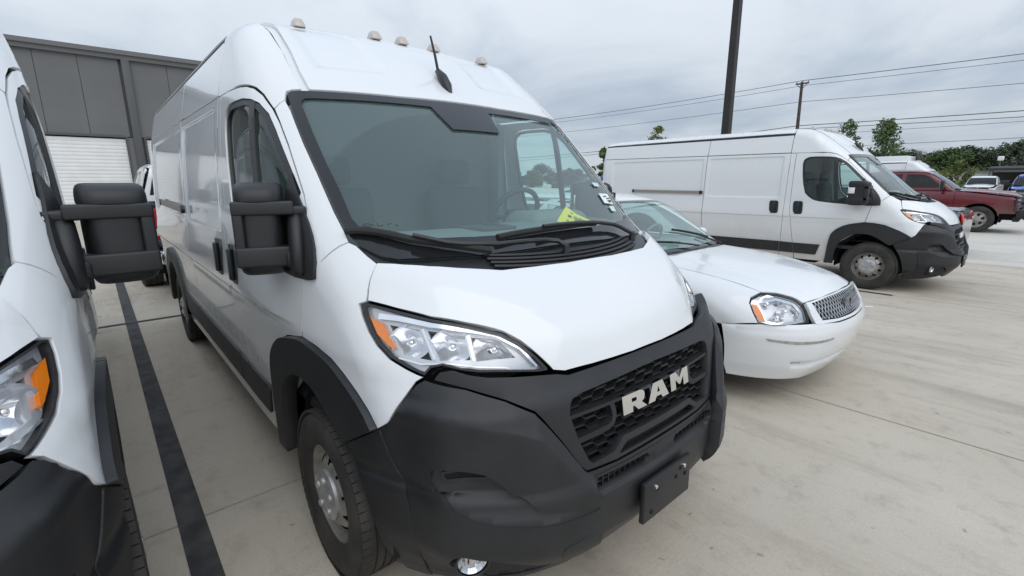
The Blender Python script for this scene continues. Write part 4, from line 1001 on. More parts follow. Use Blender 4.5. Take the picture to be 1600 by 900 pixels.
# ================================================================== the sedan
SED_ARCH = lambda xc, r, n=14, a0=0, a1=math.pi: [(xc+r*math.cos(a), .33+r*math.sin(a)) for a in np.linspace(a0, a1, n)]
def make_sedan(paint, front=True, tail=False):
    fh = mkf([(.92, .50), (.885, .68), (.84, .755), (.78, .797), (.70, .83), (.5, .883), (.2, .935), (-.1, .968), (-.42, .99), (-.6, 1.0), (-3.2, 1.03), (-3.8, 1.02), (-3.95, .9)],
             [(.1, .86), (.3, .90), (.5, .93), (.68, .945), (.82, .935), (.92, .90), (1.0, .85), (1.1, .76)],
             [(1, .30), (.5, .25), (0, .12), (-.5, .06), (-4, .06)], [(1, .0), (.6, .04), (-.4, .07), (-4, .05)], [(1, .34), (.6, .30), (.2, .16), (-.5, .12), (-4, .12)], -3.95)
    ff = mkn([(.12, .76), (.22, .84), (.32, .90), (.45, .94), (.54, .95), (.60, .935), (.66, .90), (.75, .85), (.85, .76)], .935, .22, .45)
    fc = mkf([(-.30, .93), (-.42, .985), (-1.0, 1.345), (-1.25, 1.44), (-1.6, 1.485), (-2.2, 1.485), (-2.7, 1.42), (-3.45, 1.03), (-3.6, .95)],
             [(.9, .80), (1.0, .785), (1.2, .71), (1.45, .60), (1.6, .5)], [(0, .20), (-.5, .18), (-1.1, .08), (-4, .0)], [(0, 0), (-1, .0), (-1.3, .05), (-4, .05)], [(0, .07), (-4, .10)], -3.6, tx=0)
    T = empty('sedan'); DHd = (-.35, 0, -.93)
    hood = sym([(.805, 0, .784), (.785, -.33, .776), (.742, -.545, .768), (.70, -.552, .785), (.668, -.562, .799), (.581, -.614, .821), (.505, -.690, .826), (.197, -.725, .892), (-.128, -.743, .929), (-.46, -.75, .955), (-.42, -.6, .965), (-.34, -.3, .98), (-.31, 0, .985)])
    DHp = Proj(DHd)
    cr1 = [(.74, -.47, .77), (.5, -.50, .86), (.1, -.54, .93), (-.38, -.56, .97)]
    panel('hood', hood, DHp, fh, paint, T, h=.06, fl=.02, disp=recess(DHp, cr1+M2(cr1)[::-1], -.012, .08))
    fen = [(.505, -.690, .826), (.47, -.773, .793), (.478, -.809, .758), (.521, -.838, .699), (.566, -.85, .640), (.564, -.839, .626), (.428, -.907, .611), (.345, -.925, .60)]+[(x, -.93, z) for x, z in SED_ARCH(0, .385, 14, .78, math.pi)]+[(-.385, -.92, .24), (-.55, -.92, .24), (-.56, -.93, .6), (-.54, -.88, .93), (-.46, -.752, .955), (-.128, -.745, .929), (.197, -.727, .892)]
    q = panel('fender', fen, (-.2, .8, -.55), fh, paint, T, h=.06); mir(q)
    side = [(-.565, .24), (-.565, .6), (-.55, .94), (-.9, .955), (-3.3, .98), (-3.88, .97), (-3.93, .55), (-3.88, .30), (-3.30, .30)]+SED_ARCH(-2.87, .385, 16)+[(-3.255, .3), (-2.485, .3)][1:]
    side = [(-.565, .24), (-.565, .6), (-.55, .94), (-.9, .955), (-3.3, .98), (-3.88, .97), (-3.90, .55), (-3.86, .30), (-3.255, .30)]+SED_ARCH(-2.87, .385, 16, math.pi, 0)[1:-1]+[(-2.485, .28), (-2.4, .24)]
    q = panel('body_side', S2(side, -.9), DSIDE, fh, paint, T, h=.1); 
    for x in (-.62, -1.62):
        bm = bmesh.new(); bx(bm, (x-.85, -.955, .80), (.2, .03, .03), bev=.01); bmobj('door_handle', bm, paint, q, 40)
    mir(q)
    panel('boot_lid', sym([(-3.2, 0, 1.02), (-3.25, -.78, .99), (-3.86, -.78, .96), (-3.90, 0, .98)]), (0, 0, -1), fh, paint, T, h=.1)
    panel('boot_panel', sym([(-3.95, 0, .97), (-3.95, -.80, .96), (-3.95, -.86, .8), (-3.95, -.86, .3), (-3.95, 0, .26)]), (1, 0, 0), fh, paint, T, h=.1)
    for s in (-1, 1):
        o = panel('tail_lamp', [(-3.95, s*.44, .90), (-3.95, s*.86, .93), (-3.95, s*.90, .80), (-3.95, s*.85, .70), (-3.95, s*.44, .74)], (1, 0, 0), fh, REDL, T, off=.012, fl=.04, h=.06)
        panel('reverse_lamp', [(-3.95, s*.60, .80), (-3.95, s*.76, .81), (-3.95, s*.75, .755), (-3.95, s*.60, .75)], (1, 0, 0), fh, LGREY, o, off=.018, fl=.01, h=.06)
    # front bumper in three flush pieces
    lower = [(.75, -.70, .365), (.745, -.67, .290), (.80, -.55, .288), (.854, -.404, .296), (.87, -.30, .285), (.88, 0, .28)]; upper = [(.885, 0, .35), (.883, -.371, .353), (.82, -.60, .362)]
    rc = lower+M2(lower)[-2::-1]+M2(upper)[::-1][:-1]+upper
    DB2 = Proj((-1, 0, 0)); DC2 = Proj((-.72, .69, 0))
    mid = sym([(.94, 0, .603), (.91, -.30, .608), (.86, -.50, .628), (.80, -.50, .19), (.795, -.258, .183), (.80, 0, .18)])
    bmid = panel('bumper', mid, DB2, ff, paint, T, h=.03, fl=0, gap=-.001, disp=recess(DB2, rc, .05, .03))
    cor = [(.86, -.498, .628), (.825, -.591, .634), (.78, -.67, .632), (.647, -.81, .627), (.564, -.839, .624), (.428, -.907, .608), (.345, -.925, .60), (.375, -.92, .45), (.385, -.91, .30), (.40, -.88, .215), (.632, -.728, .205), (.748, -.565, .20), (.79, -.498, .19), (.84, -.498, .25), (.86, -.498, .30), (.88, -.498, .36), (.90, -.498, .45), (.90, -.498, .54), (.88, -.498, .59)]
    rcP = [(.75, -.70, .365), (.745, -.67, .290), (.80, -.55, .288), (.854, -.404, .296), (.90, -.30, .29), (.90, -.30, .352), (.883, -.371, .353), (.82, -.60, .362)]
    def snapx(P): return [tuple(x) for x in solve(ff, np.array([(2.0, y, z) for _, y, z in P]), np.array([-1., 0, 0]), 0, 2.4, 200)]
    cor = [p if not np.isfinite(s_[0]) or p[0] < .6 else s_ for p, s_ in zip(cor, snapx(cor))]; rcP = snapx(rcP)
    q = panel('bumper_corner', cor, DC2, ff, paint, bmid, h=.03, fl=0, gap=-.001, disp=recess(DC2, rcP, .05, .03)); 
    st = panel('bumper_strip', [(.625, -.837, .535), (.785, -.701, .520), (.916, -.385, .516), (.914, -.385, .500), (.785, -.701, .498), (.64, -.83, .517)], DC2, ff, CAPS, q, off=.003, fl=.006, h=.05, gap=0)
    fg = panel('fog_lamp', [(.755, -.685, .352), (.757, -.665, .300), (.81, -.585, .302), (.815, -.60, .352)], DC2, ff, LGREY, q, off=-.035, fl=.01, h=.04)
    mir(q)
    panel('intake', sym([(.88, 0, .340), (.875, -.33, .342), (.86, -.30, .296), (.87, 0, .292)]), DB2, ff, DARK, bmid, off=-.042, fl=.01, h=.06)
    # grille
    gop = [(.822, 0, .783), (.805, -.30, .778), (.778, -.518, .763), (.85, -.492, .648), (.898, -.294, .634), (.905, 0, .630)]
    sur = [(.812, 0, .795), (.792, -.35, .787), (.742, -.562, .773), (.78, -.572, .70), (.815, -.566, .628), (.908, -.29, .615), (.92, 0, .611)]
    g = panel('grille_surround', sym(sur), DB2, ff, paint, T, holes=[sym(gop)], off=.004, fl=.03, h=.04, hole_gap=0)
    panel('grille_backing', sym(gop), DB2, ff, DARK, g, off=-.045, fl=0, gap=-.02, h=.08)
    bm = bmesh.new()
    gp = DB2.to(np.array(sym(gop)))
    for sgn in (-1, 1):
        for k in range(-26, 27):
            y0 = k*.042; P_ = []
            for t in np.linspace(0, 1, 25):
                z = .62+.18*t; y = y0+sgn*(z-.70)*.75
                P_.append((y, z))
            q2 = DB2.to(np.array([(.85, y, z) for y, z in P_])); ok = inpoly(q2, gp)
            pts = [(float(ev(ff.X, z))-.22*y*y-.012, y, z) for (y, z), o_ in zip(P_, ok) if o_]
            if len(pts) > 1: tube(bm, pts, .0042, 4)
    bmobj('grille_mesh', bm, SATIN, g)
    bm = bmesh.new(); lathe(bm, [(1, 0), (.95, .012), (.88, .012), (.86, .006), (0, .010)], 28, axis='X')
    for v in bm.verts: v.co = Vector((v.co.x+.868, v.co.y*.085, v.co.z*.036+.703))
    em = bmobj('badge', bm, mat('badge_blue', (.02, .03, .06), .2, coat=.5), g, 40)
    # headlamps
    hl = [(.498, -.694, .822), (.472, -.773, .790), (.481, -.809, .758), (.523, -.838, .699), (.570, -.85, .643), (.647, -.81, .629), (.725, -.722, .624), (.80, -.57, .632), (.775, -.562, .70), (.749, -.562, .748), (.70, -.556, .782), (.668, -.564, .797), (.581, -.616, .818)]
    DLs = Proj((-.75, .60, -.25)); s0 = float((np.array(hl)@DLs.D).mean()); hp = DLs.to(np.array(hl))
    hb = panel('headlamp', hl, DLs, fh, LGREY, T, off=-.07, fl=0, h=.06)
    panel('lamp_seal', hl, DLs, fh, PLAST2, hb, holes=[DLs.base(shrink(hp, .004), s0)], off=-.002, fl=.012, h=.05, gap=.001, hole_gap=0)
    panel('lamp_lens', hl, DLs, fh, LENS, hb, off=-.002, fl=0, h=.05, gap=.006)
    panel('turn_signal', [(.487, -.803, .762), (.521, -.783, .758), (.56, -.795, .70), (.610, -.825, .650), (.575, -.845, .650), (.525, -.832, .70)], DLs, fh, AMBER, hb, off=-.014, fl=.02, h=.03)
    for (c_, rx_, rz_) in (((.575, -.715, .745), .075, .066), ((.68, -.66, .70), .07, .062), ((.66, -.74, .665), .05, .036)):
        bm = bmesh.new(); bowl(bm, Vector(c_)-Vector((.015, -.01, 0)), (.8, -.55, .15), rx_, rz_, .05, 20, .04); b_ = bmobj('reflector', bm, REFL, hb, 25)
        bm = bmesh.new(); bmesh.ops.create_uvsphere(bm, u_segments=10, v_segments=8, radius=.018)
        for v in bm.verts: v.co += Vector(c_)-Vector((.02, -.012, 0))
        bmobj('bulb', bm, CHROME, b_, 60)
    panel('lamp_bezel', DLs.base(shrink(hp, .004), s0), DLs, fh, REFL, hb, holes=[[(.535, -.775, .775), (.60, -.66, .79), (.68, -.60, .76), (.74, -.60, .70), (.74, -.64, .65), (.66, -.77, .645), (.60, -.815, .66)]], off=-.022, fl=.05, h=.04, hole_gap=0)
    mir(hb)
    # cabin
    wsd = sym([(-1.165, 0, 1.408), (-1.175, -.35, 1.40), (-1.195, -.55, 1.372), (-1.0, -.615, 1.26), (-.75, -.69, 1.11), (-.53, -.745, .968), (-.46, -.5, .965), (-.40, 0, .978)])
    DWs = (-.55, 0, -.83)
    w = panel('windshield', wsd, DWs, fc, GLASS, T, off=-.004, fl=0, h=.08)
    fr = sym([(-1.125, 0, 1.388), (-1.135, -.35, 1.38), (-1.15, -.52, 1.355), (-1.0, -.585, 1.265), (-.75, -.655, 1.12), (-.56, -.69, .995), (-.50, -.5, .995), (-.44, 0, 1.0)])
    panel('glass_border', wsd, DWs, fc, FRIT, w, holes=[fr], off=-.001, fl=0, h=.07, hole_gap=0)
    panel('roof', sym([(-1.17, 0, 1.41), (-1.18, -.35, 1.403), (-1.2, -.555, 1.374), (-1.7, -.575, 1.43), (-2.3, -.575, 1.43), (-2.68, -.56, 1.38), (-2.68, 0, 1.42)]), (0, 0, -1), fc, paint, T, h=.09)
    wA = S2([(-.95, 1.0), (-1.25, 1.30), (-1.36, 1.36), (-1.72, 1.385), (-1.74, 1.0)], -.7); wB = S2([(-1.82, 1.0), (-1.80, 1.385), (-2.3, 1.375), (-2.62, 1.28), (-2.75, 1.12), (-2.76, 1.0)], -.7)
    cs_ = S2([(-.53, .968), (-.75, 1.11), (-1.0, 1.26), (-1.195, 1.372), (-1.25, 1.405), (-1.7, 1.43), (-2.3, 1.43), (-2.69, 1.38), (-3.35, 1.02), (-3.4, .95), (-.56, .94)], -.7)
    q = panel('cabin_side', cs_, (.1, .95, -.2), fc, paint, T, holes=[[(x, -.67, z) for x, y, z in wA], [(x, -.67, z) for x, y, z in wB]], h=.07)
    for ww in (wA, wB): panel('window', [(x, -.67, z) for x, y, z in ww], (.1, .95, -.2), fc, SGLASS, q, off=-.012, fl=0, gap=-.006, h=.1)
    mir(q)
    panel('rear_window', sym([(-2.72, 0, 1.40), (-2.72, -.5, 1.37), (-3.35, -.62, 1.04), (-3.42, 0, 1.045)]), (.5, 0, -.85), fc, TGLASS, T, off=.002, fl=0, h=.1)
    cw = sym([(-.40, 0, .976), (-.46, -.5, .963), (-.53, -.745, .955), (-.46, -.752, .955), (-.42, -.6, .965), (-.34, -.3, .98), (-.31, 0, .985)])
    c = panel('cowl', cw, (0, 0, -1), fh, PLAST2, T, off=-.006, fl=.01, gap=-.006, h=.07)
    for bl, arm in (([(-.62, -.62), (-.50, -.10)], [(-.52, -.25), (-.42, .10)]), ([(-.66, .02), (-.56, .55)], [(-.57, .35), (-.45, .62)])):
        def on(x, y, d):
            z = float(solve(fc, np.array([[x, y, 2.0]]), np.array([0, 0, -1.]), 0, 1.4, 80)[0, 2]); z = .975 if not np.isfinite(z) else z
            return (x+d*.5, y, z+d*.8)
        bm = bmesh.new(); tube(bm, [on(bl[0][0]+(bl[1][0]-bl[0][0])*t, bl[0][1]+(bl[1][1]-bl[0][1])*t, .016) for t in np.linspace(0, 1, 7)], .012, 6); wb = bmobj('wiper_blade', bm, RUB, T, 40)
        bm = bmesh.new(); tube(bm, [on(arm[0][0]+(arm[1][0]-arm[0][0])*t, arm[0][1]+(arm[1][1]-arm[0][1])*t, .03) for t in np.linspace(0, 1, 5)], .009, 6); bmobj('wiper_arm', bm, PLAST2, wb, 40)
    # mirrors
    for s in (-1, 1):
        bm = bmesh.new(); bx(bm, (-.85, s*.93, 1.02), (.12, .22, .15), bev=.045, seg=3); bx(bm, (-.83, s*.80, .985), (.08, .12, .05), bev=.015); mm = bmobj('mirror', bm, paint, T, 40)
        bm = bmesh.new(); bx(bm, (-.912, s*.93, 1.02), (.006, .17, .11), bev=.002); bmobj('mirror_glass', bm, CHROME, mm)
    # interior
    tan = MATS.get('seat_tan') or mat('seat_tan', (.42, .41, .36), .8)
    bm = bmesh.new(); bx(bm, (-.82, 0, .93), (.62, 1.44, .10), bev=.04); d = bmobj('dashboard', bm, INTL, T, 40)
    for y in (-.38, .38):
        bm = bmesh.new(); bx(bm, (-1.75, y, .80), (.16, .5, .7), rot=Matrix.Rotation(R(-14), 3, 'Y'), bev=.06, seg=3); bx(bm, (-1.85, y, 1.20), (.10, .26, .16), bev=.05, seg=3); bx(bm, (-1.5, y, .55), (.5, .5, .16), bev=.05); bmobj('seat', bm, tan, T, 50)
    bm = bmesh.new(); bx(bm, (-2.75, 0, .85), (.16, 1.3, .6), rot=Matrix.Rotation(R(-20), 3, 'Y'), bev=.05); bx(bm, (-1.9, 0, .42), (2.9, 1.5, .1)); bmobj('rear_seat', bm, tan, T, 40)
    bm = bmesh.new(); ctr = Vector((-1.12, .38, .99)); rot = Matrix.Rotation(R(-65), 3, 'Y'); n_ = 24; rg = []
    for i in range(n_):
        a = 2*math.pi*i/n_; cc = rot @ Vector((math.cos(a)*.18, math.sin(a)*.18, 0)); up = rot @ Vector((0, 0, 1)); ra = cc.normalized()
        rg.append([bm.verts.new(ctr+cc+(ra*math.cos(b)+up*math.sin(b))*.015) for b in np.linspace(0, 2*math.pi, 7)[:-1]])
    for i in range(n_):
        for k in range(6): bm.faces.new((rg[i][k], rg[(i+1) % n_][k], rg[(i+1) % n_][(k+1) % 6], rg[i][(k+1) % 6]))
    bx(bm, ctr, (.06, .34, .02), rot=rot, bev=.006); bx(bm, ctr, (.1, .12, .03), rot=rot, bev=.01); bmobj('steering_wheel', bm, INT, T, 50)
    # underside and wheels
    bm = bmesh.new(); bx(bm, (-1.7, 0, .30), (4.2, 1.1, .16)); bx(bm, (-1.43, 0, .30), (1.9, 1.74, .12)); bx(bm, (-3.6, 0, .4), (.5, 1.5, .2)); bx(bm, (.45, 0, .34), (.3, 1.2, .2)); bmobj('underbody', bm, DARK, T)
    for x in (0, -2.87):
        for s in (-1, 1):
            bm = bmesh.new(); lathe(bm, [(.38, s*.86), (.38, s*.60), (0, s*.60)], 32, c=(x, 0, .34), skip=lambda i, k: math.sin(2*math.pi*(k+.5)/32) < -.3); bmobj('wheel_well', bm, DARK, T)
            car_wheel(T, x, s*.915, .335, .215, s, CAPS)
    return T

# ================================================================== the pickup trucks
def make_pickup(paint, guard=False, dual=False):
    fh = mkf([(.97, .50), (.95, .85), (.92, 1.05), (.86, 1.15), (.7, 1.22), (.2, 1.285), (-.3, 1.32), (-.6, 1.335), (-3.1, 1.345), (-5.4, 1.36)],
             [(.3, .95), (.6, .985), (.9, 1.0), (1.15, .985), (1.3, .95), (1.5, .86)], [(1, .10), (.5, .09), (-.5, .04), (-5.5, 0)], [(1, 0), (.5, .05), (-.5, .05), (-5.5, .02)], [(1, .14), (.5, .14), (-.5, .10), (-5.5, .05)], -5.42)
    fc = mkf([(-.45, 1.25), (-.55, 1.325), (-1.22, 1.82), (-1.45, 1.925), (-1.9, 1.965), (-2.6, 1.965), (-3.0, 1.93), (-3.15, 1.86)],
             [(1.2, .93), (1.35, .91), (1.6, .85), (1.85, .77), (2.0, .70)], [(0, .12), (-1.2, .08), (-4, 0)], [(0, 0), (-1.2, .02), (-4, .05)], [(0, .08), (-4, .11)], -3.12, tx=0)
    T = empty('pickup_truck'); A = lambda xc, r, n=15: [(xc+r*math.cos(a), .42+r*math.sin(a)) for a in np.linspace(0, math.pi, n)]
    panel('hood', sym([(.90, 0, 1.10), (.86, -.6, 1.09), (.72, -.82, 1.12), (-.52, -.86, 1.29), (-.56, 0, 1.33)]), (-.3, 0, -.95), fh, paint, T, h=.1, disp=recess(Proj((-.3, 0, -.95)), [(.8, -.42, 1.15), (.8, .42, 1.15), (-.5, .5, 1.33), (-.5, -.5, 1.33)], -.03, .10))
    fe = S2([(.90, 1.02), (.72, 1.12), (-.52, 1.288), (-.60, 1.28), (-.60, .50), (-.47, .45)]+A(0, .49)[::-1][1:-1]+[(.50, .62), (.93, .62)])
    q = panel('fender', fe, (-.12, .97, -.2), fh, paint, T, h=.08); mir(q)
    dr = S2([(-.605, 1.28), (-.605, .46), (-1.95, .46), (-1.95, 1.29)]); q = panel('front_door', dr, DSIDE, fh, paint, T, h=.12)
    bm = bmesh.new(); bx(bm, (-1.8, -1.01, 1.10), (.2, .04, .05), bev=.012); bmobj('door_handle', bm, PLAST2, q, 40); mir(q)
    dr = S2([(-1.955, 1.29), (-1.955, .46), (-3.10, .46), (-3.10, 1.30)]); q = panel('rear_door', dr, DSIDE, fh, paint, T, h=.12)
    bm = bmesh.new(); bx(bm, (-2.95, -1.01, 1.10), (.2, .04, .05), bev=.012); bmobj('door_handle', bm, PLAST2, q, 40); mir(q)
    bd = S2([(-3.16, 1.30), (-3.16, .50), (-3.19, .5)]+A(-3.70, .49)[::-1][1:-1]+[(-4.25, .55), (-5.40, .58), (-5.38, 1.31)])
    q = panel('bed_side', bd, DSIDE, fh, paint, T, h=.12); mir(q)
    bm = bmesh.new(); bx(bm, (-4.28, -.93, 1.335), (2.25, .10, .03), bev=.01); bx(bm, (-4.28, .93, 1.335), (2.25, .10, .03), bev=.01); bx(bm, (-4.28, 0, .75), (2.2, 1.7, .05)); bx(bm, (-3.17, 0, 1.02), (.04, 1.8, .6)); bmobj('bed_liner', bm, PLAST, T, 40)
    bm = bmesh.new(); bx(bm, (-5.40, 0, 1.02), (.06, 1.66, .62), bev=.02); tg = bmobj('tailgate', bm, paint, T, 40)
    bm = bmesh.new(); bx(bm, (-5.435, 0, 1.20), (.02, .3, .07), bev=.008); bmobj('tailgate_handle', bm, PLAST2, tg, 40)
    for s in (-1, 1):
        bm = bmesh.new(); bx(bm, (-5.38, s*.915, 1.08), (.12, .17, .42), bev=.02); tl = bmobj('tail_lamp', bm, REDL, T, 40)
        bm = bmesh.new(); bx(bm, (-5.442, s*.915, .98), (.01, .12, .09), bev=.004); bmobj('reverse_lamp', bm, WHITEP, tl, 40)
    bm = bmesh.new(); bx(bm, (-5.52, 0, .66), (.20, 1.86, .19), bev=.04); bmobj('rear_bumper', bm, SATIN, T, 40)
    # nose
    fn_ = panel('grille_panel', sym([(.9, 0, 1.08), (.9, -.56, 1.07), (.9, -.60, .72), (.9, 0, .70)]), (-1, 0, 0), fh, PLAST2, T, h=.12, off=.004)
    bm = bmesh.new()
    for z in (.80, .88, .96): bx(bm, (.965, 0, z), (.02, 1.05, .02))
    bx(bm, (.972, 0, .89), (.03, .05, .34)); bx(bm, (.972, 0, .90), (.035, 1.12, .05)); bmobj('grille_bar', bm, CAPS, fn_, 30)
    hl = [(.9, -.60, 1.07), (.88, -.80, 1.06), (.80, -.955, 1.04), (.72, -.98, .90), (.80, -.95, .82), (.92, -.62, .80)]
    h_ = panel('headlamp', hl, (-.72, .69, 0), fh, LGREY, T, h=.06, off=-.02)
    panel('lamp_lens', hl, (-.72, .69, 0), fh, LENS, h_, h=.06, off=.006, fl=0); mir(h_)
    bm = bmesh.new(); bx(bm, (.95, 0, .58), (.22, 1.94, .22), bev=.05); bx(bm, (.86, 0, .44), (.16, 1.7, .14), bev=.03); bmobj('front_bumper', bm, PLAST if guard else SATIN, T, 40)
    if guard:
        bm = bmesh.new()
        for s in (-1, 1):
            tube(bm, [(1.10, s*.36, .42), (1.16, s*.36, .7), (1.14, s*.36, 1.10), (1.06, s*.36, 1.18)], .035, 8)
            for z in (1.12, 1.0, .88, .74): tube(bm, [(1.14, s*.36, z), (1.10, s*.70, z), (.98, s*.94, z-.01), (.80, s*1.03, z-.02)], .022, 8)
            tube(bm, [(.80, s*1.03, 1.10), (.80, s*1.03, .72)], .022, 8)
        for z in (1.12, 1.03, .94, .85, .76, .67): tube(bm, [(1.14, -.36, z), (1.14, .36, z)], .022, 8)
        bx(bm, (1.08, 0, .56), (.16, 1.98, .24), bev=.04); bmobj('grille_guard', bm, PLAST2, T, 40)
    # cab
    wsd = sym([(-1.23, 0, 1.835), (-1.27, -.70, 1.80), (-.66, -.86, 1.36), (-.55, 0, 1.33)])
    panel('windshield', wsd, (-.6, 0, -.8), fc, TGLASS, T, h=.12, fl=0)
    panel('roof', sym([(-1.235, 0, 1.84), (-1.275, -.70, 1.81), (-1.6, -.74, 1.88), (-2.9, -.74, 1.88), (-3.06, -.72, 1.85), (-3.06, 0, 1.93)]), (0, 0, -1), fc, paint, T, h=.12)
    wA = [(-.93, -.86, 1.375), (-1.36, -.78, 1.74), (-1.50, -.76, 1.80), (-1.93, -.76, 1.82), (-1.95, -.86, 1.375)]; wB = [(-2.06, -.86, 1.375), (-2.05, -.76, 1.82), (-2.75, -.76, 1.80), (-2.92, -.80, 1.66), (-2.92, -.86, 1.375)]
    cs_ = [(-.66, -.87, 1.36), (-1.27, -.71, 1.80), (-1.6, -.745, 1.88), (-2.9, -.745, 1.88), (-3.07, -.73, 1.84), (-3.08, -.90, 1.30), (-.62, -.90, 1.29)]
    q = panel('cab_side', cs_, (0, .95, -.2), fc, paint, T, holes=[wA, wB], h=.1)
    for w in (wA, wB): panel('window', w, (0, .95, -.2), fc, TGLASS, q, off=-.014, fl=0, gap=-.008, h=.12)
    mir(q)
    panel('rear_window', sym([(-3.1, 0, 1.86), (-3.1, -.66, 1.84), (-3.1, -.76, 1.42), (-3.1, 0, 1.42)]), (1, 0, 0), fc, TGLASS, T, off=.004, fl=.01, h=.12)
    panel('cab_back', sym([(-3.1, 0, 1.91), (-3.1, -.70, 1.87), (-3.1, -.88, 1.30), (-3.1, 0, 1.30)]), (1, 0, 0), fc, paint, T, h=.12)
    panel('cowl', sym([(-.55, 0, 1.33), (-.60, -.86, 1.29), (-.67, -.87, 1.355), (-.58, 0, 1.345)]), (-.3, 0, -.95), fh, PLAST2, T, h=.1, gap=-.03, off=-.01, fl=0)
    for s in (-1, 1):
        bm = bmesh.new(); bx(bm, (-.93, s*1.14, 1.47), (.10, .22, .30), bev=.035, seg=3); bx(bm, (-.92, s*.98, 1.40), (.06, .2, .05), bev=.015); mm = bmobj('mirror', bm, PLAST2, T, 40)
        bm = bmesh.new(); bx(bm, (-.983, s*1.14, 1.47), (.006, .17, .24), bev=.002); bmobj('mirror_glass', bm, CHROME, mm)
    bm = bmesh.new(); bx(bm, (-2.2, 0, .55), (6.0, 1.1, .3)); bx(bm, (-1.9, 0, .50), (2.3, 1.86, .12)); bx(bm, (-1.9, 0, 1.1), (1.5, 1.7, .9)); bmobj('underbody', bm, DARK, T)
    for x in (0, -3.70):
        for s in (-1, 1):
            bm = bmesh.new(); lathe(bm, [(.49, s*.90), (.49, s*.55), (0, s*.55)], 32, c=(x, 0, .43), skip=lambda i, k: math.sin(2*math.pi*(k+.5)/32) < -.3); bmobj('wheel_well', bm, DARK, T)
            car_wheel(T, x, s*(1.08 if dual and x < 0 else .985), .41, .27, s, STEEL, dual and x < 0)
    return T

# ================================================================== ground
def concrete(name, base, dark, light):
    m = bpy.data.materials.new(name); m.use_nodes = True; t = m.node_tree; b = t.nodes['Principled BSDF']; b.inputs['Roughness'].default_value = .82; b.inputs['Specular IOR Level'].default_value = .3
    g = t.nodes.new('ShaderNodeNewGeometry')
    def noise(sc, det, rough=.6, stretch=None):
        n = t.nodes.new('ShaderNodeTexNoise'); n.inputs['Scale'].default_value = sc; n.inputs['Detail'].default_value = det; n.inputs['Roughness'].default_value = rough
        if stretch:
            mpn = t.nodes.new('ShaderNodeMapping'); mpn.inputs['Scale'].default_value = stretch; t.links.new(g.outputs['Position'], mpn.inputs[0]); t.links.new(mpn.outputs[0], n.inputs['Vector'])
        else: t.links.new(g.outputs['Position'], n.inputs['Vector'])
        return n
    def mixc(f, a, c, lo, hi, amt=1):
        mr = t.nodes.new('ShaderNodeMapRange'); mr.inputs['From Min'].default_value = lo; mr.inputs['From Max'].default_value = hi; mr.inputs['To Max'].default_value = amt
        t.links.new(f.outputs[0], mr.inputs[0]); mxn = t.nodes.new('ShaderNodeMix'); mxn.data_type = 'RGBA'; t.links.new(mr.outputs[0], mxn.inputs['Factor'])
        if isinstance(a, tuple): mxn.inputs['A'].default_value = a+(1,)
        else: t.links.new(a, mxn.inputs['A'])
        mxn.inputs['B'].default_value = c+(1,); return mxn.outputs['Result']
    c = mixc(noise(.55, 6, .6), base, light, .42, .70)
    c = mixc(noise(1.1, 9, .72, (.35, 1.6, 1)), c, dark, .50, .72, .75)       # tyre-worn streaks along the lane
    c = mixc(noise(5, 8, .75), c, dark, .52, .72, .6)
    c = mixc(noise(38, 5, .7), c, light, .52, .75, .45)
    c = mixc(noise(110, 4, .7), c, dark, .52, .70, .55)
    c = mixc(noise(2.3, 4, .5, (1, .7, 1)), c, tuple(x*.45 for x in dark), .68, .76, .6)   # oil spots
    c = mixc(noise(.9, 3, .5, (.12, 2.6, 1)), c, tuple(x*.72 for x in dark), .58, .72, .28)   # tyre marks along the bays
    c = mixc(noise(14, 2, .4), c, tuple(x*.4 for x in dark), .735, .77, .42)   # drips and grit
    vo = t.nodes.new('ShaderNodeTexVoronoi'); vo.feature = 'DISTANCE_TO_EDGE'; vo.inputs['Scale'].default_value = .23
    wv = t.nodes.new('ShaderNodeVectorMath'); wv.operation = 'ADD'; wn2 = noise(2.5, 6, .7); sc_ = t.nodes.new('ShaderNodeVectorMath'); sc_.operation = 'SCALE'; sc_.inputs['Scale'].default_value = .9
    t.links.new(wn2.outputs['Color'], sc_.inputs[0]); t.links.new(g.outputs['Position'], wv.inputs[0]); t.links.new(sc_.outputs[0], wv.inputs[1]); t.links.new(wv.outputs[0], vo.inputs['Vector'])
    th = t.nodes.new('ShaderNodeMath'); th.operation = 'LESS_THAN'; th.inputs[1].default_value = .0011; t.links.new(vo.outputs[0], th.inputs[0])
    gate = noise(.35, 2, .5); gt = t.nodes.new('ShaderNodeMath'); gt.operation = 'GREATER_THAN'; gt.inputs[1].default_value = .56; t.links.new(gate.outputs[0], gt.inputs[0])
    mu = t.nodes.new('ShaderNodeMath'); mu.operation = 'MULTIPLY'; t.links.new(th.outputs[0], mu.inputs[0]); t.links.new(gt.outputs[0], mu.inputs[1])
    mk_ = t.nodes.new('ShaderNodeMix'); mk_.data_type = 'RGBA'; t.links.new(mu.outputs[0], mk_.inputs['Factor']); t.links.new(c, mk_.inputs['A']); mk_.inputs['B'].default_value = tuple(x*.35 for x in dark)+(1,); c = mk_.outputs['Result']   # hairline cracks
    t.links.new(c, b.inputs['Base Color'])
    n = noise(60, 6, .7, (1, .5, 1)); bp = t.nodes.new('ShaderNodeBump'); bp.inputs['Strength'].default_value = .35; bp.inputs['Distance'].default_value = .006
    t.links.new(n.outputs[0], bp.inputs['Height']); t.links.new(bp.outputs[0], b.inputs['Normal'])
    return m
CONC = concrete('concrete', (.495, .442, .366), (.30, .262, .21), (.575, .52, .438))
CONC2 = concrete('pale_concrete', (.57, .54, .49), (.44, .41, .365), (.64, .61, .56))
JOINT = mat('joint_filler', (.045, .04, .036), .9)
gm = bpy.data.materials.new('far_ground')
bm = bmesh.new()
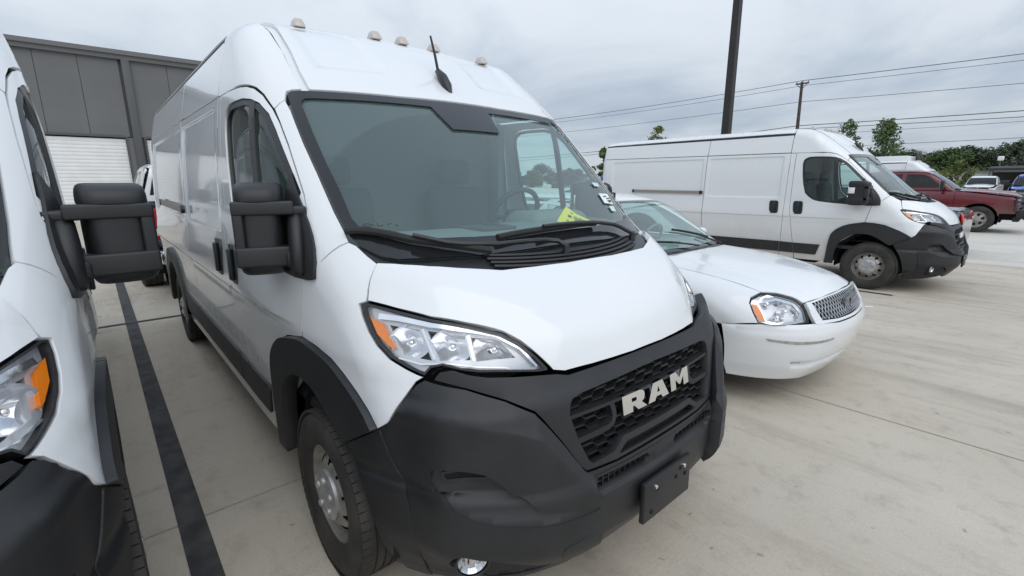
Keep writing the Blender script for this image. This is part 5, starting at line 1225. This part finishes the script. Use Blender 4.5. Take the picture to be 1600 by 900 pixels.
for v in ((-400, -250, -.03), (400, -250, -.03), (400, 600, -.03), (-400, 600, -.03)): bm.verts.new(v)
bm.faces.new(bm.verts[:]); gnd = tag(bmobj('ground', bm, JOINT), kind='structure')
JX = [-.742-4.457*k for k in range(-3, 7)]; JY = [-6.80-4.58*1, -6.80, -2.22, 2.35, 6.93, 11.51, 16.09, 20.67, 25.25, 29.83, 34.41, 38.99]
mesh_cache = {}
for i in range(len(JX)-1):
    x1, x0 = JX[i], JX[i+1]
    for j in range(len(JY)-1):
        y0, y1 = JY[j], JY[j+1]; pale = y0 > 11; key = (round(y1-y0, 2), pale); gp = .008
        if key not in mesh_cache:
            bm = bmesh.new(); w, d = (x1-x0)/2-gp, (y1-y0)/2-gp
            top = [bm.verts.new((sx*w, sy*d, 0)) for sx, sy in ((-1, -1), (1, -1), (1, 1), (-1, 1))]; bot = [bm.verts.new((sx*(w+.003), sy*(d+.003), -.03)) for sx, sy in ((-1, -1), (1, -1), (1, 1), (-1, 1))]
            bm.faces.new(top)
            for k in range(4): bm.faces.new((top[k], bot[k], bot[(k+1) % 4], top[(k+1) % 4]))
            me = bpy.data.meshes.new('concrete_slab'); bm.to_mesh(me); bm.free(); me.materials.append(CONC2 if pale else CONC); mesh_cache[key] = me
        o = link(bpy.data.objects.new('concrete_slab', mesh_cache[key]), gnd); o.location = ((x0+x1)/2, (y0+y1)/2, 0)
# the lot beyond the slabs, up to the horizon
def sheet(name, x0, y0, x1, y1, z, m, par=None):
    return meshobj(name, [(x0, y0, z), (x1, y0, z), (x1, y1, z), (x0, y1, z)], [(0, 1, 2, 3)], m, par)
xa, xb = JX[-1], JX[0]; ya, yb = JY[0], JY[-1]
for a in ((-400, yb, 400, 600), (-400, -250, 400, ya), (-400, ya, xa, yb), (xb, ya, 400, yb)):
    tag(sheet('lot_surface', *a, -.002, CONC2), kind='structure')
PAINT_B = mat('black_line_paint', (.030, .030, .032), .75, bump=.5, bscale=30, var=.7, vscale=8, col2=(.075, .072, .07), coords='World')
PAINT_B2 = PAINT_B
def line(x0, x1, y0, y1):
    o = tag(sheet('parking_line', x0, y0, x1, y1, .004, PAINT_B), kind='structure'); return o
line(-13.5, .42, -1.462, -1.352); line(-5.3, .42, 1.31, 1.42); line(-.10, .42, 6.86, 6.95)
tag(sheet('parking_line', -30, -5.315, -1.47, -5.265, .0042, PAINT_B), kind='structure'); tag(sheet('parking_line', -1.345, -5.315, 30, -5.265, .0042, PAINT_B), kind='structure') if False else None
S.collection.objects.unlink(bpy.data.objects['parking_line.003'])
o = sheet('parking_line', -5.225, -12, -5.165, 1.0, .008, PAINT_B); tag(o, kind='structure')
bm = bmesh.new(); bx(bm, (.365, 5.878, .006), (.10, .05, .004), rot=Matrix.Rotation(.5, 3, 'Z')); bx(bm, (.30, 5.80, .006), (.05, .02, .004)); tag(bmobj('paper_scrap', bm, WHITEP), 'small white scrap of paper lying on the concrete in front of the sedan', 'litter')

# ================================================================== warehouse behind the vans
GREY = mat('grey_cladding', (.135, .138, .143), .55, bump=.15, bscale=30, var=.12, vscale=.6)
GREY2 = mat('grey_trim', (.075, .078, .083), .5); GREY3 = mat('roof_edge', (.13, .135, .137), .5)
ROLL = mat('roller_door_white', (.78, .79, .79), .5, var=.08, vscale=2)
wh = empty('warehouse', (-26.2, 0, 0)); tag(wh, 'grey metal-clad warehouse with white roller doors behind the vans', 'building')
EV = 7.25
def bpart(name, c, s, m, par=wh, bev=0):
    bm = bmesh.new(); bx(bm, c, s, bev=bev); return bmobj(name, bm, m, par, 40)
doors = [(-3.7+i*4.42, -.02+i*4.42) for i in range(-3, 2)]; DT = 3.62
y = doors[0][0]-.6
edges = [doors[0][0]-4.4]
bpart('wall', (-.75, -7.0, EV/2), (1.2, 32.6, EV), GREY2)
for d0, d1 in doors:
    n = 3; p0 = d0-.18; p1 = d1+.18
    k = int(round((p1-p0)/1.42)); w_ = (p1-p0)/k
    for q in range(k): bpart('wall_panel', (-.10, p0+w_*(q+.5), (DT+EV-.35)/2+.02), (.08, w_-.018, EV-.35-DT-.05), GREY)
    bpart('wall_panel', (-.10, d1+.18+.02, DT/2), (.08, .36, DT), GREY)
    bpart('downspout', (.02, d1+.42, (EV-.3)/2), (.16, .30, EV-.3), GREY2, bev=.02)
    dr = bpart('roller_door', (-.17, (d0+d1)/2, DT/2), (.04, d1-d0, DT), ROLL)
    bm = bmesh.new()
    for q in range(int(DT/.155)): bx(bm, (-.145, (d0+d1)/2, .08+.155*q), (.014, d1-d0-.02, .150), bev=.004)
    bmobj('door_slat', bm, ROLL, dr, 40)['kind'] = 'stuff'
    bpart('door_frame', (-.09, d0-.04, DT/2), (.10, .08, DT+.1), GREY2); bpart('door_frame', (-.09, d1+.04, DT/2), (.10, .08, DT+.1), GREY2); bpart('door_frame', (-.09, (d0+d1)/2, DT+.05), (.10, d1-d0, .10), GREY2)
bm = bmesh.new(); prism(bm, [(-.2, EV-.36), (.10, EV-.36), (.12, EV-.20), (.22, EV-.18), (.22, EV), (-.2, EV+.05)], -23.6, 9.6, 1); bmobj('roof_edge', bm, GREY3, wh)
bm = bmesh.new(); prism(bm, [(-.2, EV-.1), (-14, EV+.9), (-14, EV-.2)], -23.5, 9.5, 1); bmobj('roof', bm, GREY3, wh)

# ================================================================== poles and power lines
BRONZE = mat('dark_bronze', (.022, .020, .018), .5, var=.3, vscale=3); WOOD = mat('pole_wood', (.075, .060, .048), .85, bump=.5, bscale=12, var=.4, vscale=4); WIREM = mat('wire', (.10, .105, .11), .6)
lp = empty('light_pole', (-5.15, 13.05, 0)); tag(lp, 'tall dark square light pole rising behind the white van on the right', 'light pole')
bm = bmesh.new(); bx(bm, (0, 0, 5.6), (.23, .23, 10.2), taper=(.72, .72)); bmobj('pole', bm, BRONZE, lp)
bm = bmesh.new(); lathe(bm, [(.32, 0), (.32, .5), (.28, .52), (0, .52)], 24, axis='Z'); bmobj('pole_base', bm, CONC2, lp, 40)
for s in (-1, 1):
    bm = bmesh.new(); bx(bm, (0, s*.45, 10.62), (.08, .7, .08)); bx(bm, (0, s*1.0, 10.62), (.36, .62, .14), bev=.03); bmobj('lamp_head', bm, BRONZE, lp, 40)
CAM = Vector((1.801, -1.542, 1.607))
up = empty('utility_pole', (-16.4, 51.4, 0)); tag(up, 'weathered wooden utility pole with a small crossarm far beyond the vans', 'utility pole')
bm = bmesh.new(); tube(bm, [(0, 0, 0), (.03, 0, 6), (-.05, 0, 10.9)], [.19, .16, .12], 10); bmobj('pole', bm, WOOD, up, 40)
bm = bmesh.new(); bx(bm, (0, -.05, 10.75), (1.15, .12, .12)); bmobj('crossarm', bm, WOOD, up)
for x in (-.5, 0, .5):
    bm = bmesh.new(); lathe(bm, [(.05, 10.8), (.07, 10.86), (.05, 10.92), (.07, 10.97), (.03, 11.03), (0, 11.03)], 10, axis='Z', c=(x, 0, 0)); bmobj('insulator', bm, CAPS, up, 40)
bm = bmesh.new(); tube(bm, [(-.45, -.05, 10.72), (0, -.1, 10.2)], .03, 6); tube(bm, [(.45, -.05, 10.72), (0, -.1, 10.2)], .03, 6); bmobj('brace', bm, WOOD, up, 40)
def wire(pts, r, label):
    P = []
    for (a, b, sag) in pts:
        a, b = Vector(a), Vector(b)
        for i in range(13):
            t = i/12; p = a.lerp(b, t); p.z -= sag*4*t*(1-t); P.append(p)
    bm = bmesh.new(); tube(bm, P, r, 5, cap=False); tag(bmobj('power_line', bm, WIREM, None, 60), label, 'power line', 'power lines strung across the sky')
XL, XR, XP = -78, 55, -16.4
def yl(x): return 51.4+(x-XP)*.03
for k, (dy, z, lab) in enumerate(((0, 11.03, 'topmost thin power line on the crossarm of the wooden utility pole'), (-.35, 10.95, 'second thin power line down, just under the topmost one'), (.35, 10.62, 'third thin power line, lowest of the three bunched at the crossarm'))):
    wire([((XL, yl(XL)+dy, z+.3), (XP, yl(XP)+dy, z), .7), ((XP, yl(XP)+dy, z), (XR, yl(XR)+dy, z+.2), .5)], .020, lab)
wire([((XL, yl(XL), 9.0), (XP, yl(XP), 9.1), .5), ((XP, yl(XP), 9.1), (XR, yl(XR), 8.55), .5)], .022, 'single power line crossing the utility pole a little below its crossarm')
wire([((XL, yl(XL), 5.6), (XP, yl(XP), 6.9), .8), ((XP, yl(XP), 6.9), (XR, yl(XR), 7.5), .5)], .036, 'thick communication cable crossing low on the utility pole')
wire([((XL, yl(XL)+.1, 5.2), (XP, yl(XP)+.1, 6.6), .8), ((XP, yl(XP)+.1, 6.6), (XR, yl(XR)+.1, 6.9), .6)], .028, 'thinner communication cable hanging just under the thick one')
wire([((-60, 80, 7.0), (70, 76, 7.4), .9)], .03, 'faint distant power line above the far trees, lower one')
wire([((-60, 80, 8.9), (70, 76, 9.0), .9)], .025, 'faint distant power line above the far trees, upper one')

# ================================================================== trees
BARK = mat('bark', (.10, .08, .06), .9, bump=.5, bscale=15)
def leafmat(name, c, c2): 
    m = mat(name, c, .55, var=.5, vscale=.9, col2=c2, spec=.25); return m
LF_D = leafmat('leaves_dark', (.045, .068, .034), (.072, .10, .05)); LF_M = leafmat('leaves_mid', (.055, .095, .030), (.10, .145, .052)); LF_Y = leafmat('leaves_yellowish', (.105, .14, .035), (.15, .175, .06))  # dark leaves slightly greyed: distance haze put into their colour
LF_G = leafmat('leaves_grey', (.075, .090, .060), (.11, .12, .085))
def tree_meshes(h, w, seed, leaves, size, clumps, lean=0, trunk_r=.12, low=.22, spread=1.0, spiky=0):
    r = np.random.default_rng(seed)
    bm = bmesh.new(); top = h*.86
    tube(bm, [(0, 0, 0), (lean*.3, 0, h*.3), (lean*.7, .05*w, h*.6), (lean, 0, top)], [trunk_r, trunk_r*.75, trunk_r*.45, trunk_r*.1], 8)
    C = []
    for i in range(clumps):
        t = low+(1-low)*(i+.5)/clumps; t = min(1, max(low, t+r.uniform(-.06, .06)))
        rad = w*(math.sin(min(1, (t-low)/(1-low)*.92+.12)*math.pi)**.7)*(1-.35*t*spiky) if spiky == 0 else w*(1-((t-low)/(1-low))**1.3)*.95+.1
        a = r.uniform(0, 2*math.pi); d = rad*r.uniform(.25, 1)**.6*spread
        c = np.array([lean*t+math.cos(a)*d, math.sin(a)*d, h*t]); C.append((c, max(.2, w*r.uniform(.16, .36))))
        if i % 2 == 0: tube(bm, [(lean*t*.7, 0, h*t*.72), tuple(c*.6+np.array([lean*t*.7, 0, h*t*.8])*.4), tuple(c)], [trunk_r*.3, trunk_r*.18, trunk_r*.05], 5)
    trunk = bm
    per = leaves//clumps; V = []; F = []
    for c, s in C:
        n = per; u = r.normal(size=(n, 3)); u /= np.linalg.norm(u, axis=1, keepdims=True); P = c+u*(s*r.uniform(.35, 1.08, (n, 1))**.7)*np.array([1, 1, .72])
        a = r.normal(size=(n, 3)); a /= np.linalg.norm(a, axis=1, keepdims=True); b = np.cross(a, u+r.normal(size=(n, 3))*.6); b /= np.linalg.norm(b, axis=1, keepdims=True)
        sz = size*r.uniform(.6, 1.35, (n, 1)); base = len(V)
        for k in range(n):
            V += [P[k]-a[k]*sz[k], P[k]+b[k]*sz[k]*.45, P[k]+a[k]*sz[k], P[k]-b[k]*sz[k]*.45]; F.append((base+4*k, base+4*k+1, base+4*k+2, base+4*k+3))
    return trunk, V, F
def tree(loc, h, w, seed, leaves, size, clumps, lm, label, group=None, **k):
    e = empty('tree', loc); tag(e, label, 'tree', group)
    tb, V, F = tree_meshes(h, w, seed, leaves, size, clumps, **k)
    bmobj('trunk', tb, BARK, e, 50); meshobj('crown', V, F, lm, e)
    return e
def polar(az, d, z=0):   # bearing from the parking bay's head, degrees
    return (CAM.x+d*math.cos(R(az)), CAM.y+d*math.sin(R(az)), z)
tree(polar(101.7, 44), 5.6, 1.9, 3, 3000, .115, 70, LF_M, 'young leafy tree with a pointed crown just behind the roof of the red pickup', low=.3, spiky=1, trunk_r=.09)
tree(polar(104.6, 40), 5.6, 1.15, 5, 1000, .11, 40, LF_M, 'thin young tree whose top shows above the roof of the right-hand van', low=.35, trunk_r=.07)
tree(polar(122.4, 34), 5.0, 1.1, 8, 1300, .11, 40, LF_Y, 'light green young tree whose tip shows over the rear roof of the right-hand van', low=.4, trunk_r=.08)
tree(polar(128.3, 30), 3.5, 1.3, 11, 2400, .13, 22, LF_M, 'dense round green tree between the windshield and the right-hand van', low=.2, trunk_r=.10)
tree(polar(96.3, 62), 3.2, 1.5, 13, 1600, .17, 18, LF_Y, 'small yellowish green tree in front of the far white building', low=.25, trunk_r=.08)
kinds = [tree_meshes(9.0, 5.2, 21, 9000, .25, 60, trunk_r=.3), tree_meshes(8.2, 4.6, 22, 8000, .25, 52, trunk_r=.28, low=.15), tree_meshes(9.5, 5.8, 23, 10000, .26, 64, trunk_r=.32)]
protos = []
for tb, V, F in kinds:
    t_ = bmobj('trunk', tb, BARK, None, 50); cds = [meshobj('crown', V, F, lm_, None) for lm_ in (LF_D, LF_M, LF_G)]; protos.append((t_.data, [c_.data for c_ in cds]))
    for o in [t_]+cds: bpy.data.objects.remove(o)
rt = random.Random(4)
hz = []
for az in np.arange(86.5, 103.5, .62): hz.append((az+rt.uniform(-.3, .3), rt.uniform(118, 150), rt.uniform(.72, 1.02)))
for az in np.arange(103.5, 140, 1.5): hz.append((az+rt.uniform(-.6, .6), rt.uniform(130, 170), rt.uniform(.55, .85)))
hz += [(91.6, 108, 1.05), (90.6, 104, 1.15), (89.5, 100, 1.2), (96.0, 112, 1.0), (97.0, 110, .92)]
for i, (az, d, sc) in enumerate(hz):
    k = rt.randrange(3); lmk = 2 if az < 92 else (0 if rt.random() < .6 else 1)
    e = empty('tree', polar(az, d, -.4), rt.uniform(0, 6.28)); e.scale = (sc*1.05, sc*1.05, sc*rt.uniform(.78, .95))
    tag(e, ['dark green broad tree in the far treeline behind the parked trucks', 'mid green broad tree in the far treeline behind the parked trucks', 'greyish green tall tree at the right end of the far treeline'][0 if lmk == 0 else (1 if lmk == 1 else 2)], 'tree', 'trees of the far treeline')
    link(bpy.data.objects.new('trunk', protos[k][0]), e); link(bpy.data.objects.new('crown', protos[k][1][lmk]), e)
# bare tree between the crowns
e = empty('bare_tree', polar(98.4, 118)); tag(e, 'leafless grey tree poking above the far treeline', 'tree'); bm = bmesh.new(); rr_ = random.Random(2)
def branch(p, d, L, r, n):
    q = p+d*L; tube(bm, [p, p+d*L*.5+Vector((rr_.uniform(-.1, .1), rr_.uniform(-.1, .1), 0)), q], [r, r*.8, r*.55], 5)
    if n: 
        for _ in range(3): branch(q, (d+Vector((rr_.uniform(-.7, .7), rr_.uniform(-.7, .7), rr_.uniform(-.1, .5)))).normalized(), L*.68, r*.55, n-1)
branch(Vector((0, 0, 0)), Vector((0, 0, 1)), 3.0, .13, 4); bmobj('branches', bm, mat('dead_wood', (.20, .18, .16), .9), e)

# ================================================================== far buildings
SHEDW = mat('shed_white', (.50, .50, .48), .7, var=.2, vscale=.8)
b = empty('low_building', polar(94.9, 92)); b.rotation_euler = (0, 0, R(4)); tag(b, 'low white building with one window far beyond the pickup', 'building')
bm = bmesh.new(); bx(bm, (0, 0, 1.35), (10, 6, 2.7)); bmobj('wall', bm, SHEDW, b)
bm = bmesh.new(); bx(bm, (0, 0, 2.78), (10.5, 6.6, .2)); bmobj('roof', bm, GREY3, b)
for x in (-3, .5, 3.4):
    bm = bmesh.new(); bx(bm, (x, -3.02, 1.7), (1.1, .08, .8)); wn_ = bmobj('window', bm, WHITEP, b); bm = bmesh.new(); bx(bm, (x, -3.07, 1.7), (.9, .04, .62)); bmobj('pane', bm, FRIT, wn_)
b = empty('carport', polar(90.0, 80)); b.rotation_euler = (0, 0, R(2)); tag(b, 'dark open carport roof on posts at the far right', 'carport')
bm = bmesh.new(); prism(bm, [(-3.5, 2.75), (3.5, 3.15), (3.5, 3.3), (-3.5, 2.95)], -6.2, 14, 0); bmobj('roof', bm, mat('carport_roof', (.03, .03, .03), .8), b)
for x in (-6, -2, 3, 8, 13):
    for yy in (-3.2, 3.2):
        bm = bmesh.new(); tube(bm, [(x, yy, 0), (x, yy, 2.95)], .07, 8); bmobj('post', bm, GREY2, b, 50)
bm = bmesh.new(); bx(bm, (4, 3.6, 1.3), (20, .2, 2.6)); bmobj('back_wall', bm, mat('carport_wall', (.05, .045, .04), .9), b)
fl_ = empty('yard_light', polar(93.9, 88)); tag(fl_, 'small pole with a white floodlight in front of the far trees', 'light pole'); bm = bmesh.new(); tube(bm, [(0, 0, 0), (0, 0, 4.3)], .07, 8); bmobj('pole', bm, GREY2, fl_, 50); bm = bmesh.new(); bx(bm, (0, -.05, 4.35), (.6, .3, .55), bev=.1); bmobj('lamp_head', bm, WHITEP, fl_, 40)

# ================================================================== place the vehicles
van = make_van()
tag(van, 'big white cargo van in the middle, nearest the camera, with yellow tag behind its windshield', 'van', 'white high-roof cargo vans')
def place(o, x, y, rz, label, group=None, first=False):
    c = o if first else copy_tree(o); c.location = (x, y, 0); c.rotation_euler = (0, 0, R(rz)); c['label'] = label
    if group: c['group'] = group
    elif 'group' in c: del c['group']
    return c
vanR = place(van, .014, 8.104, .742, 'white cargo van seen from its side beyond the sedan, dirty along its lower panels', 'white high-roof cargo vans')
vanL = place(van, -.159, -2.595, 2.986, 'white cargo van cut off by the left picture edge with writing on its windshield', 'white high-roof cargo vans')
vanF = place(van, -1.55, 25.6, 0, 'white cargo van furthest away, only its roof showing above the red pickup', 'white high-roof cargo vans')
def fold(v, side, deg, sy=1.0):
    for o in v.children:
        if o.name.startswith('mirror_housing') and (o.data.vertices[0].co.y > 0) == (side > 0):
            p = Vector((-.10, side*.98, 0)); o.matrix_local = Matrix.Translation(p) @ Matrix.Rotation(R(deg), 4, 'Z') @ Matrix.Diagonal((1, sy, 1, 1)) @ Matrix.Translation(-p)
fold(van, -1, -18, .86); fold(van, 1, 52)
# stickers, papers and marker writing on the windshields
def on_ws(y, z, d=.003):
    P = solve(f_up, np.array([[1.2, y, z]]), np.array([-1., 0, 0]), 0, 2.2, 120)[0]; g = grad(f_up, P[None])[0]; n = -g/np.linalg.norm(g); return Vector(P+n*d)
def patch(name, quad, m, par, d):
    n = 5; V = []; F = []
    a, b_, c, e_ = [np.array(p) for p in quad]
    for i in range(n):
        for j in range(n):
            s, t = i/(n-1), j/(n-1); p = (a*(1-s)+b_*s)*(1-t)+(e_*(1-s)+c*s)*t; V.append(on_ws(p[0], p[1], d))
    for i in range(n-1):
        for j in range(n-1): F.append((i*n+j, i*n+j+1, (i+1)*n+j+1, (i+1)*n+j))
    return meshobj(name, V, F, m, par)
STK = mat('sticker_white', (.75, .80, .80), .6); STK2 = mat('sticker_pale', (.55, .70, .68), .6)
s1 = patch('sticker', [(.642, 1.549), (.752, 1.543), (.722, 1.487), (.620, 1.496)], STK, van, -.006)
s2 = patch('sticker', [(.645, 1.479), (.705, 1.476), (.68, 1.450), (.63, 1.454)], STK2, van, -.006)
patch('sticker', [(.66, 1.61), (.73, 1.605), (.72, 1.585), (.66, 1.588)], STK2, van, -.006)
def strokes(par, name, glyph, mp, m, r=.0022):
    bm = bmesh.new()
    for st in glyph: tube(bm, [mp(u, v) for u, v in st], r, 5)
    o = bmobj(name, bm, m, par, 60); o['kind'] = 'stuff'; return o
def barlines(par, rows, y0, y1, z0, z1, m):
    g = [[(u, v), (u+l, v)] for v, us in rows for u, l in us]
    return strokes(par, 'sticker_print', g, lambda u, v: on_ws(y0+(y1-y0)*u+(1-v)*-.025, z0+(z1-z0)*v, -.004), m, .0032)
barlines(s1, [(.72, [(.22, .16), (.44, .10)]), (.5, [(.45, .34)]), (.28, [(.42, .12), (.60, .20)]), (.16, [(.46, .30)])], .65, .76, 1.49, 1.545, INK)
# handwriting in white marker down the dark edge of the glass
DIG = {'1': [[(.2, .8), (.5, 1), (.5, 0)]], '0': [[(.5, 1), (.15, .75), (.15, .25), (.5, 0), (.85, .25), (.85, .75), (.5, 1)]], '2': [[(.1, .8), (.5, 1), (.85, .75), (.1, 0), (.9, 0)]], 'T': [[(.1, 1), (.9, 1)], [(.5, 1), (.5, 0)]], 'A': [[(.1, 0), (.5, 1), (.9, 0)], [(.28, .4), (.72, .4)]], 'V': [[(.1, 1), (.5, 0), (.9, 1)]], 'I': [[(.5, 1), (.5, 0)]], 'N': [[(.1, 0), (.1, 1), (.9, 0), (.9, 1)]], 'H': [[(.1, 1), (.1, 0)], [(.9, 1), (.9, 0)], [(.1, .5), (.9, .5)]], 'O': [[(.5, 1), (.15, .75), (.15, .25), (.5, 0), (.85, .25), (.85, .75), (.5, 1)]], '8': [[(.5, .5), (.2, .75), (.5, 1), (.8, .75), (.5, .5), (.15, .25), (.5, 0), (.85, .25), (.5, .5)]]}
def handwriting(par, text, side, z0, z1):
    g = []; n = len(text)
    for i, ch in enumerate(text):
        for st in DIG.get(ch, []): g.append([((i+.12+.76*u)/n, v) for u, v in st])
    def mp(u, v):
        z = z0+(z1-z0)*u; y = side*(.832-.0*u)+side*(.008-.016*(1-v)) ; return on_ws(y, z, .003)
    return strokes(par, 'handwriting', g, mp, CHALK, .0017)
handwriting(vanL, '1020 TAVOI N8', 1, 1.49, 1.74)
handwriting(van, '1820 NOT 20', 1, 1.44, 1.72)
strokes(van, 'handwriting', [[(0, .5), (.1, .7), (.2, .5), (.1, .3), (0, .5)], [(.3, .7), (.28, .4), (.4, .4)], [(.5, .5), (.6, .6)], [(.7, .5), (.72, .3)]], lambda u, v: on_ws(-.80+.16*u, 1.436+.03*v, .004), INK, .0016)
# yellow tag lying against the glass inside
a = [(.245, 1.505), (.28, 1.468), (.36, 1.432), (.20, 1.420), (.09, 1.444)]
V = [on_ws(y, z, -.022) for y, z in a]; ctr = sum(V, Vector())/5
V2 = [v+Vector((-.002, 0, -.001)) for v in V]
yt = meshobj('paper_tag', V+V2, [(0, 1, 2, 3, 4), (9, 8, 7, 6, 5)]+[(i, (i+1) % 5, 5+(i+1) % 5, 5+i) for i in range(5)], YEL); tag(yt, 'yellow printed paper tag standing against the inside of the windshield', 'paper tag')
bm = bmesh.new()
for (u0, v0, u1, v1, r_) in ((.20, 1.462, .215, 1.455, .006), (.235, 1.455, .255, 1.452, .0022), (.225, 1.447, .285, 1.443, .0022), (.22, 1.44, .30, 1.436, .0022), (.16, 1.444, .175, 1.443, .002), (.24, 1.475, .25, 1.468, .0016)):
    tube(bm, [on_ws(u0, v0, -.0195), on_ws((u0+u1)/2, (v0+v1)/2, -.0195), on_ws(u1, v1, -.0195)], r_, 5)
bmobj('print', bm, INK, yt)['kind'] = 'stuff'

sedan = make_sedan(WHITE); tag(sedan, 'white four-door sedan parked beside the big van, silver mesh grille', 'car'); sedan.location = (-.03, 2.70, 0)
RED = mat('red_paint', (.13, .006, .012), .22, coat=.7); add_dirt(RED, (.16, .12, .09), .40, .98, .6)
BLUE = mat('blue_paint', (.03, .10, .38), .22, coat=.7); BLACKP = mat('black_paint', (.012, .013, .015), .18, coat=.8)
redp = make_pickup(RED, guard=True); tag(redp, 'dirty red pickup truck with a black grille guard beyond the right-hand van', 'pickup truck'); redp.location = (.10, 20.4, 0)
whp = make_pickup(WHITE, dual=True); tag(whp, 'white pickup truck showing its red tail lamp behind the near vans', 'pickup truck'); whp.location = (-11.4, -.05, 0); whp.rotation_euler = (0, 0, math.pi)
def recolour(o, old, new):
    for ch in o.children_recursive:
        if ch.type == 'MESH' and ch.data.materials and ch.data.materials[0] == old:
            ch.data = ch.data.copy(); ch.data.materials[0] = new
p2_ = place(whp, -9.6, -3.45, 0, 'white pickup truck hidden mostly behind the left-hand van')
p3_ = place(whp, -2.6, 50.5, -90, 'white pickup truck facing the camera far away in front of the low building'); recolour(p3_, MATS['white_paint'], WHITE)
p4_ = place(redp, .65, 37.5, -90, 'blue pickup truck facing the camera at the far right edge'); recolour(p4_, RED, BLUE)
for ch in list(p4_.children):
    if ch.name.startswith('grille_guard'): bpy.data.objects.remove(ch)
p5_ = place(redp, -14.0, 17.2, 180, 'blue pickup truck seen through the cab windows of the big van'); recolour(p5_, RED, BLUE)
for ch in list(p5_.children):
    if ch.name.startswith('grille_guard'): bpy.data.objects.remove(ch)
dark = place(sedan, -3.45, 13.05, 180, 'black car backed in between the right-hand van and the red pickup'); recolour(dark, WHITE, BLACKP)
# box truck far off
bt = empty('box_truck', (-5.0, 38.6, 0)); tag(bt, 'white box truck whose upper body shows behind the furthest van', 'truck')
bm = bmesh.new(); bx(bm, (-2.6, 0, 1.98), (5.2, 2.3, 2.35), bev=.04); bmobj('cargo_box', bm, WHITE, bt, 40)
bm = bmesh.new(); prism(bm, [(.1, .5), (1.9, .5), (1.95, 1.25), (1.35, 1.4), (.9, 2.15), (.1, 2.2)], -.95, .95, 1); bmobj('cab', bm, WHITE, bt, 40)
bm = bmesh.new(); prism(bm, [(1.36, 1.42), (1.40, 1.44), (.97, 2.10), (.93, 2.08)], -.85, .85, 1); bmobj('windshield', bm, TGLASS, bt)
for x in (.9, -3.9):
    for s in (-1, 1): car_wheel(bt, x, s*.98, .40, .25, s)
bm = bmesh.new(); bx(bm, (-1.8, 0, .62), (6.4, .9, .25)); bmobj('chassis', bm, DARK, bt)
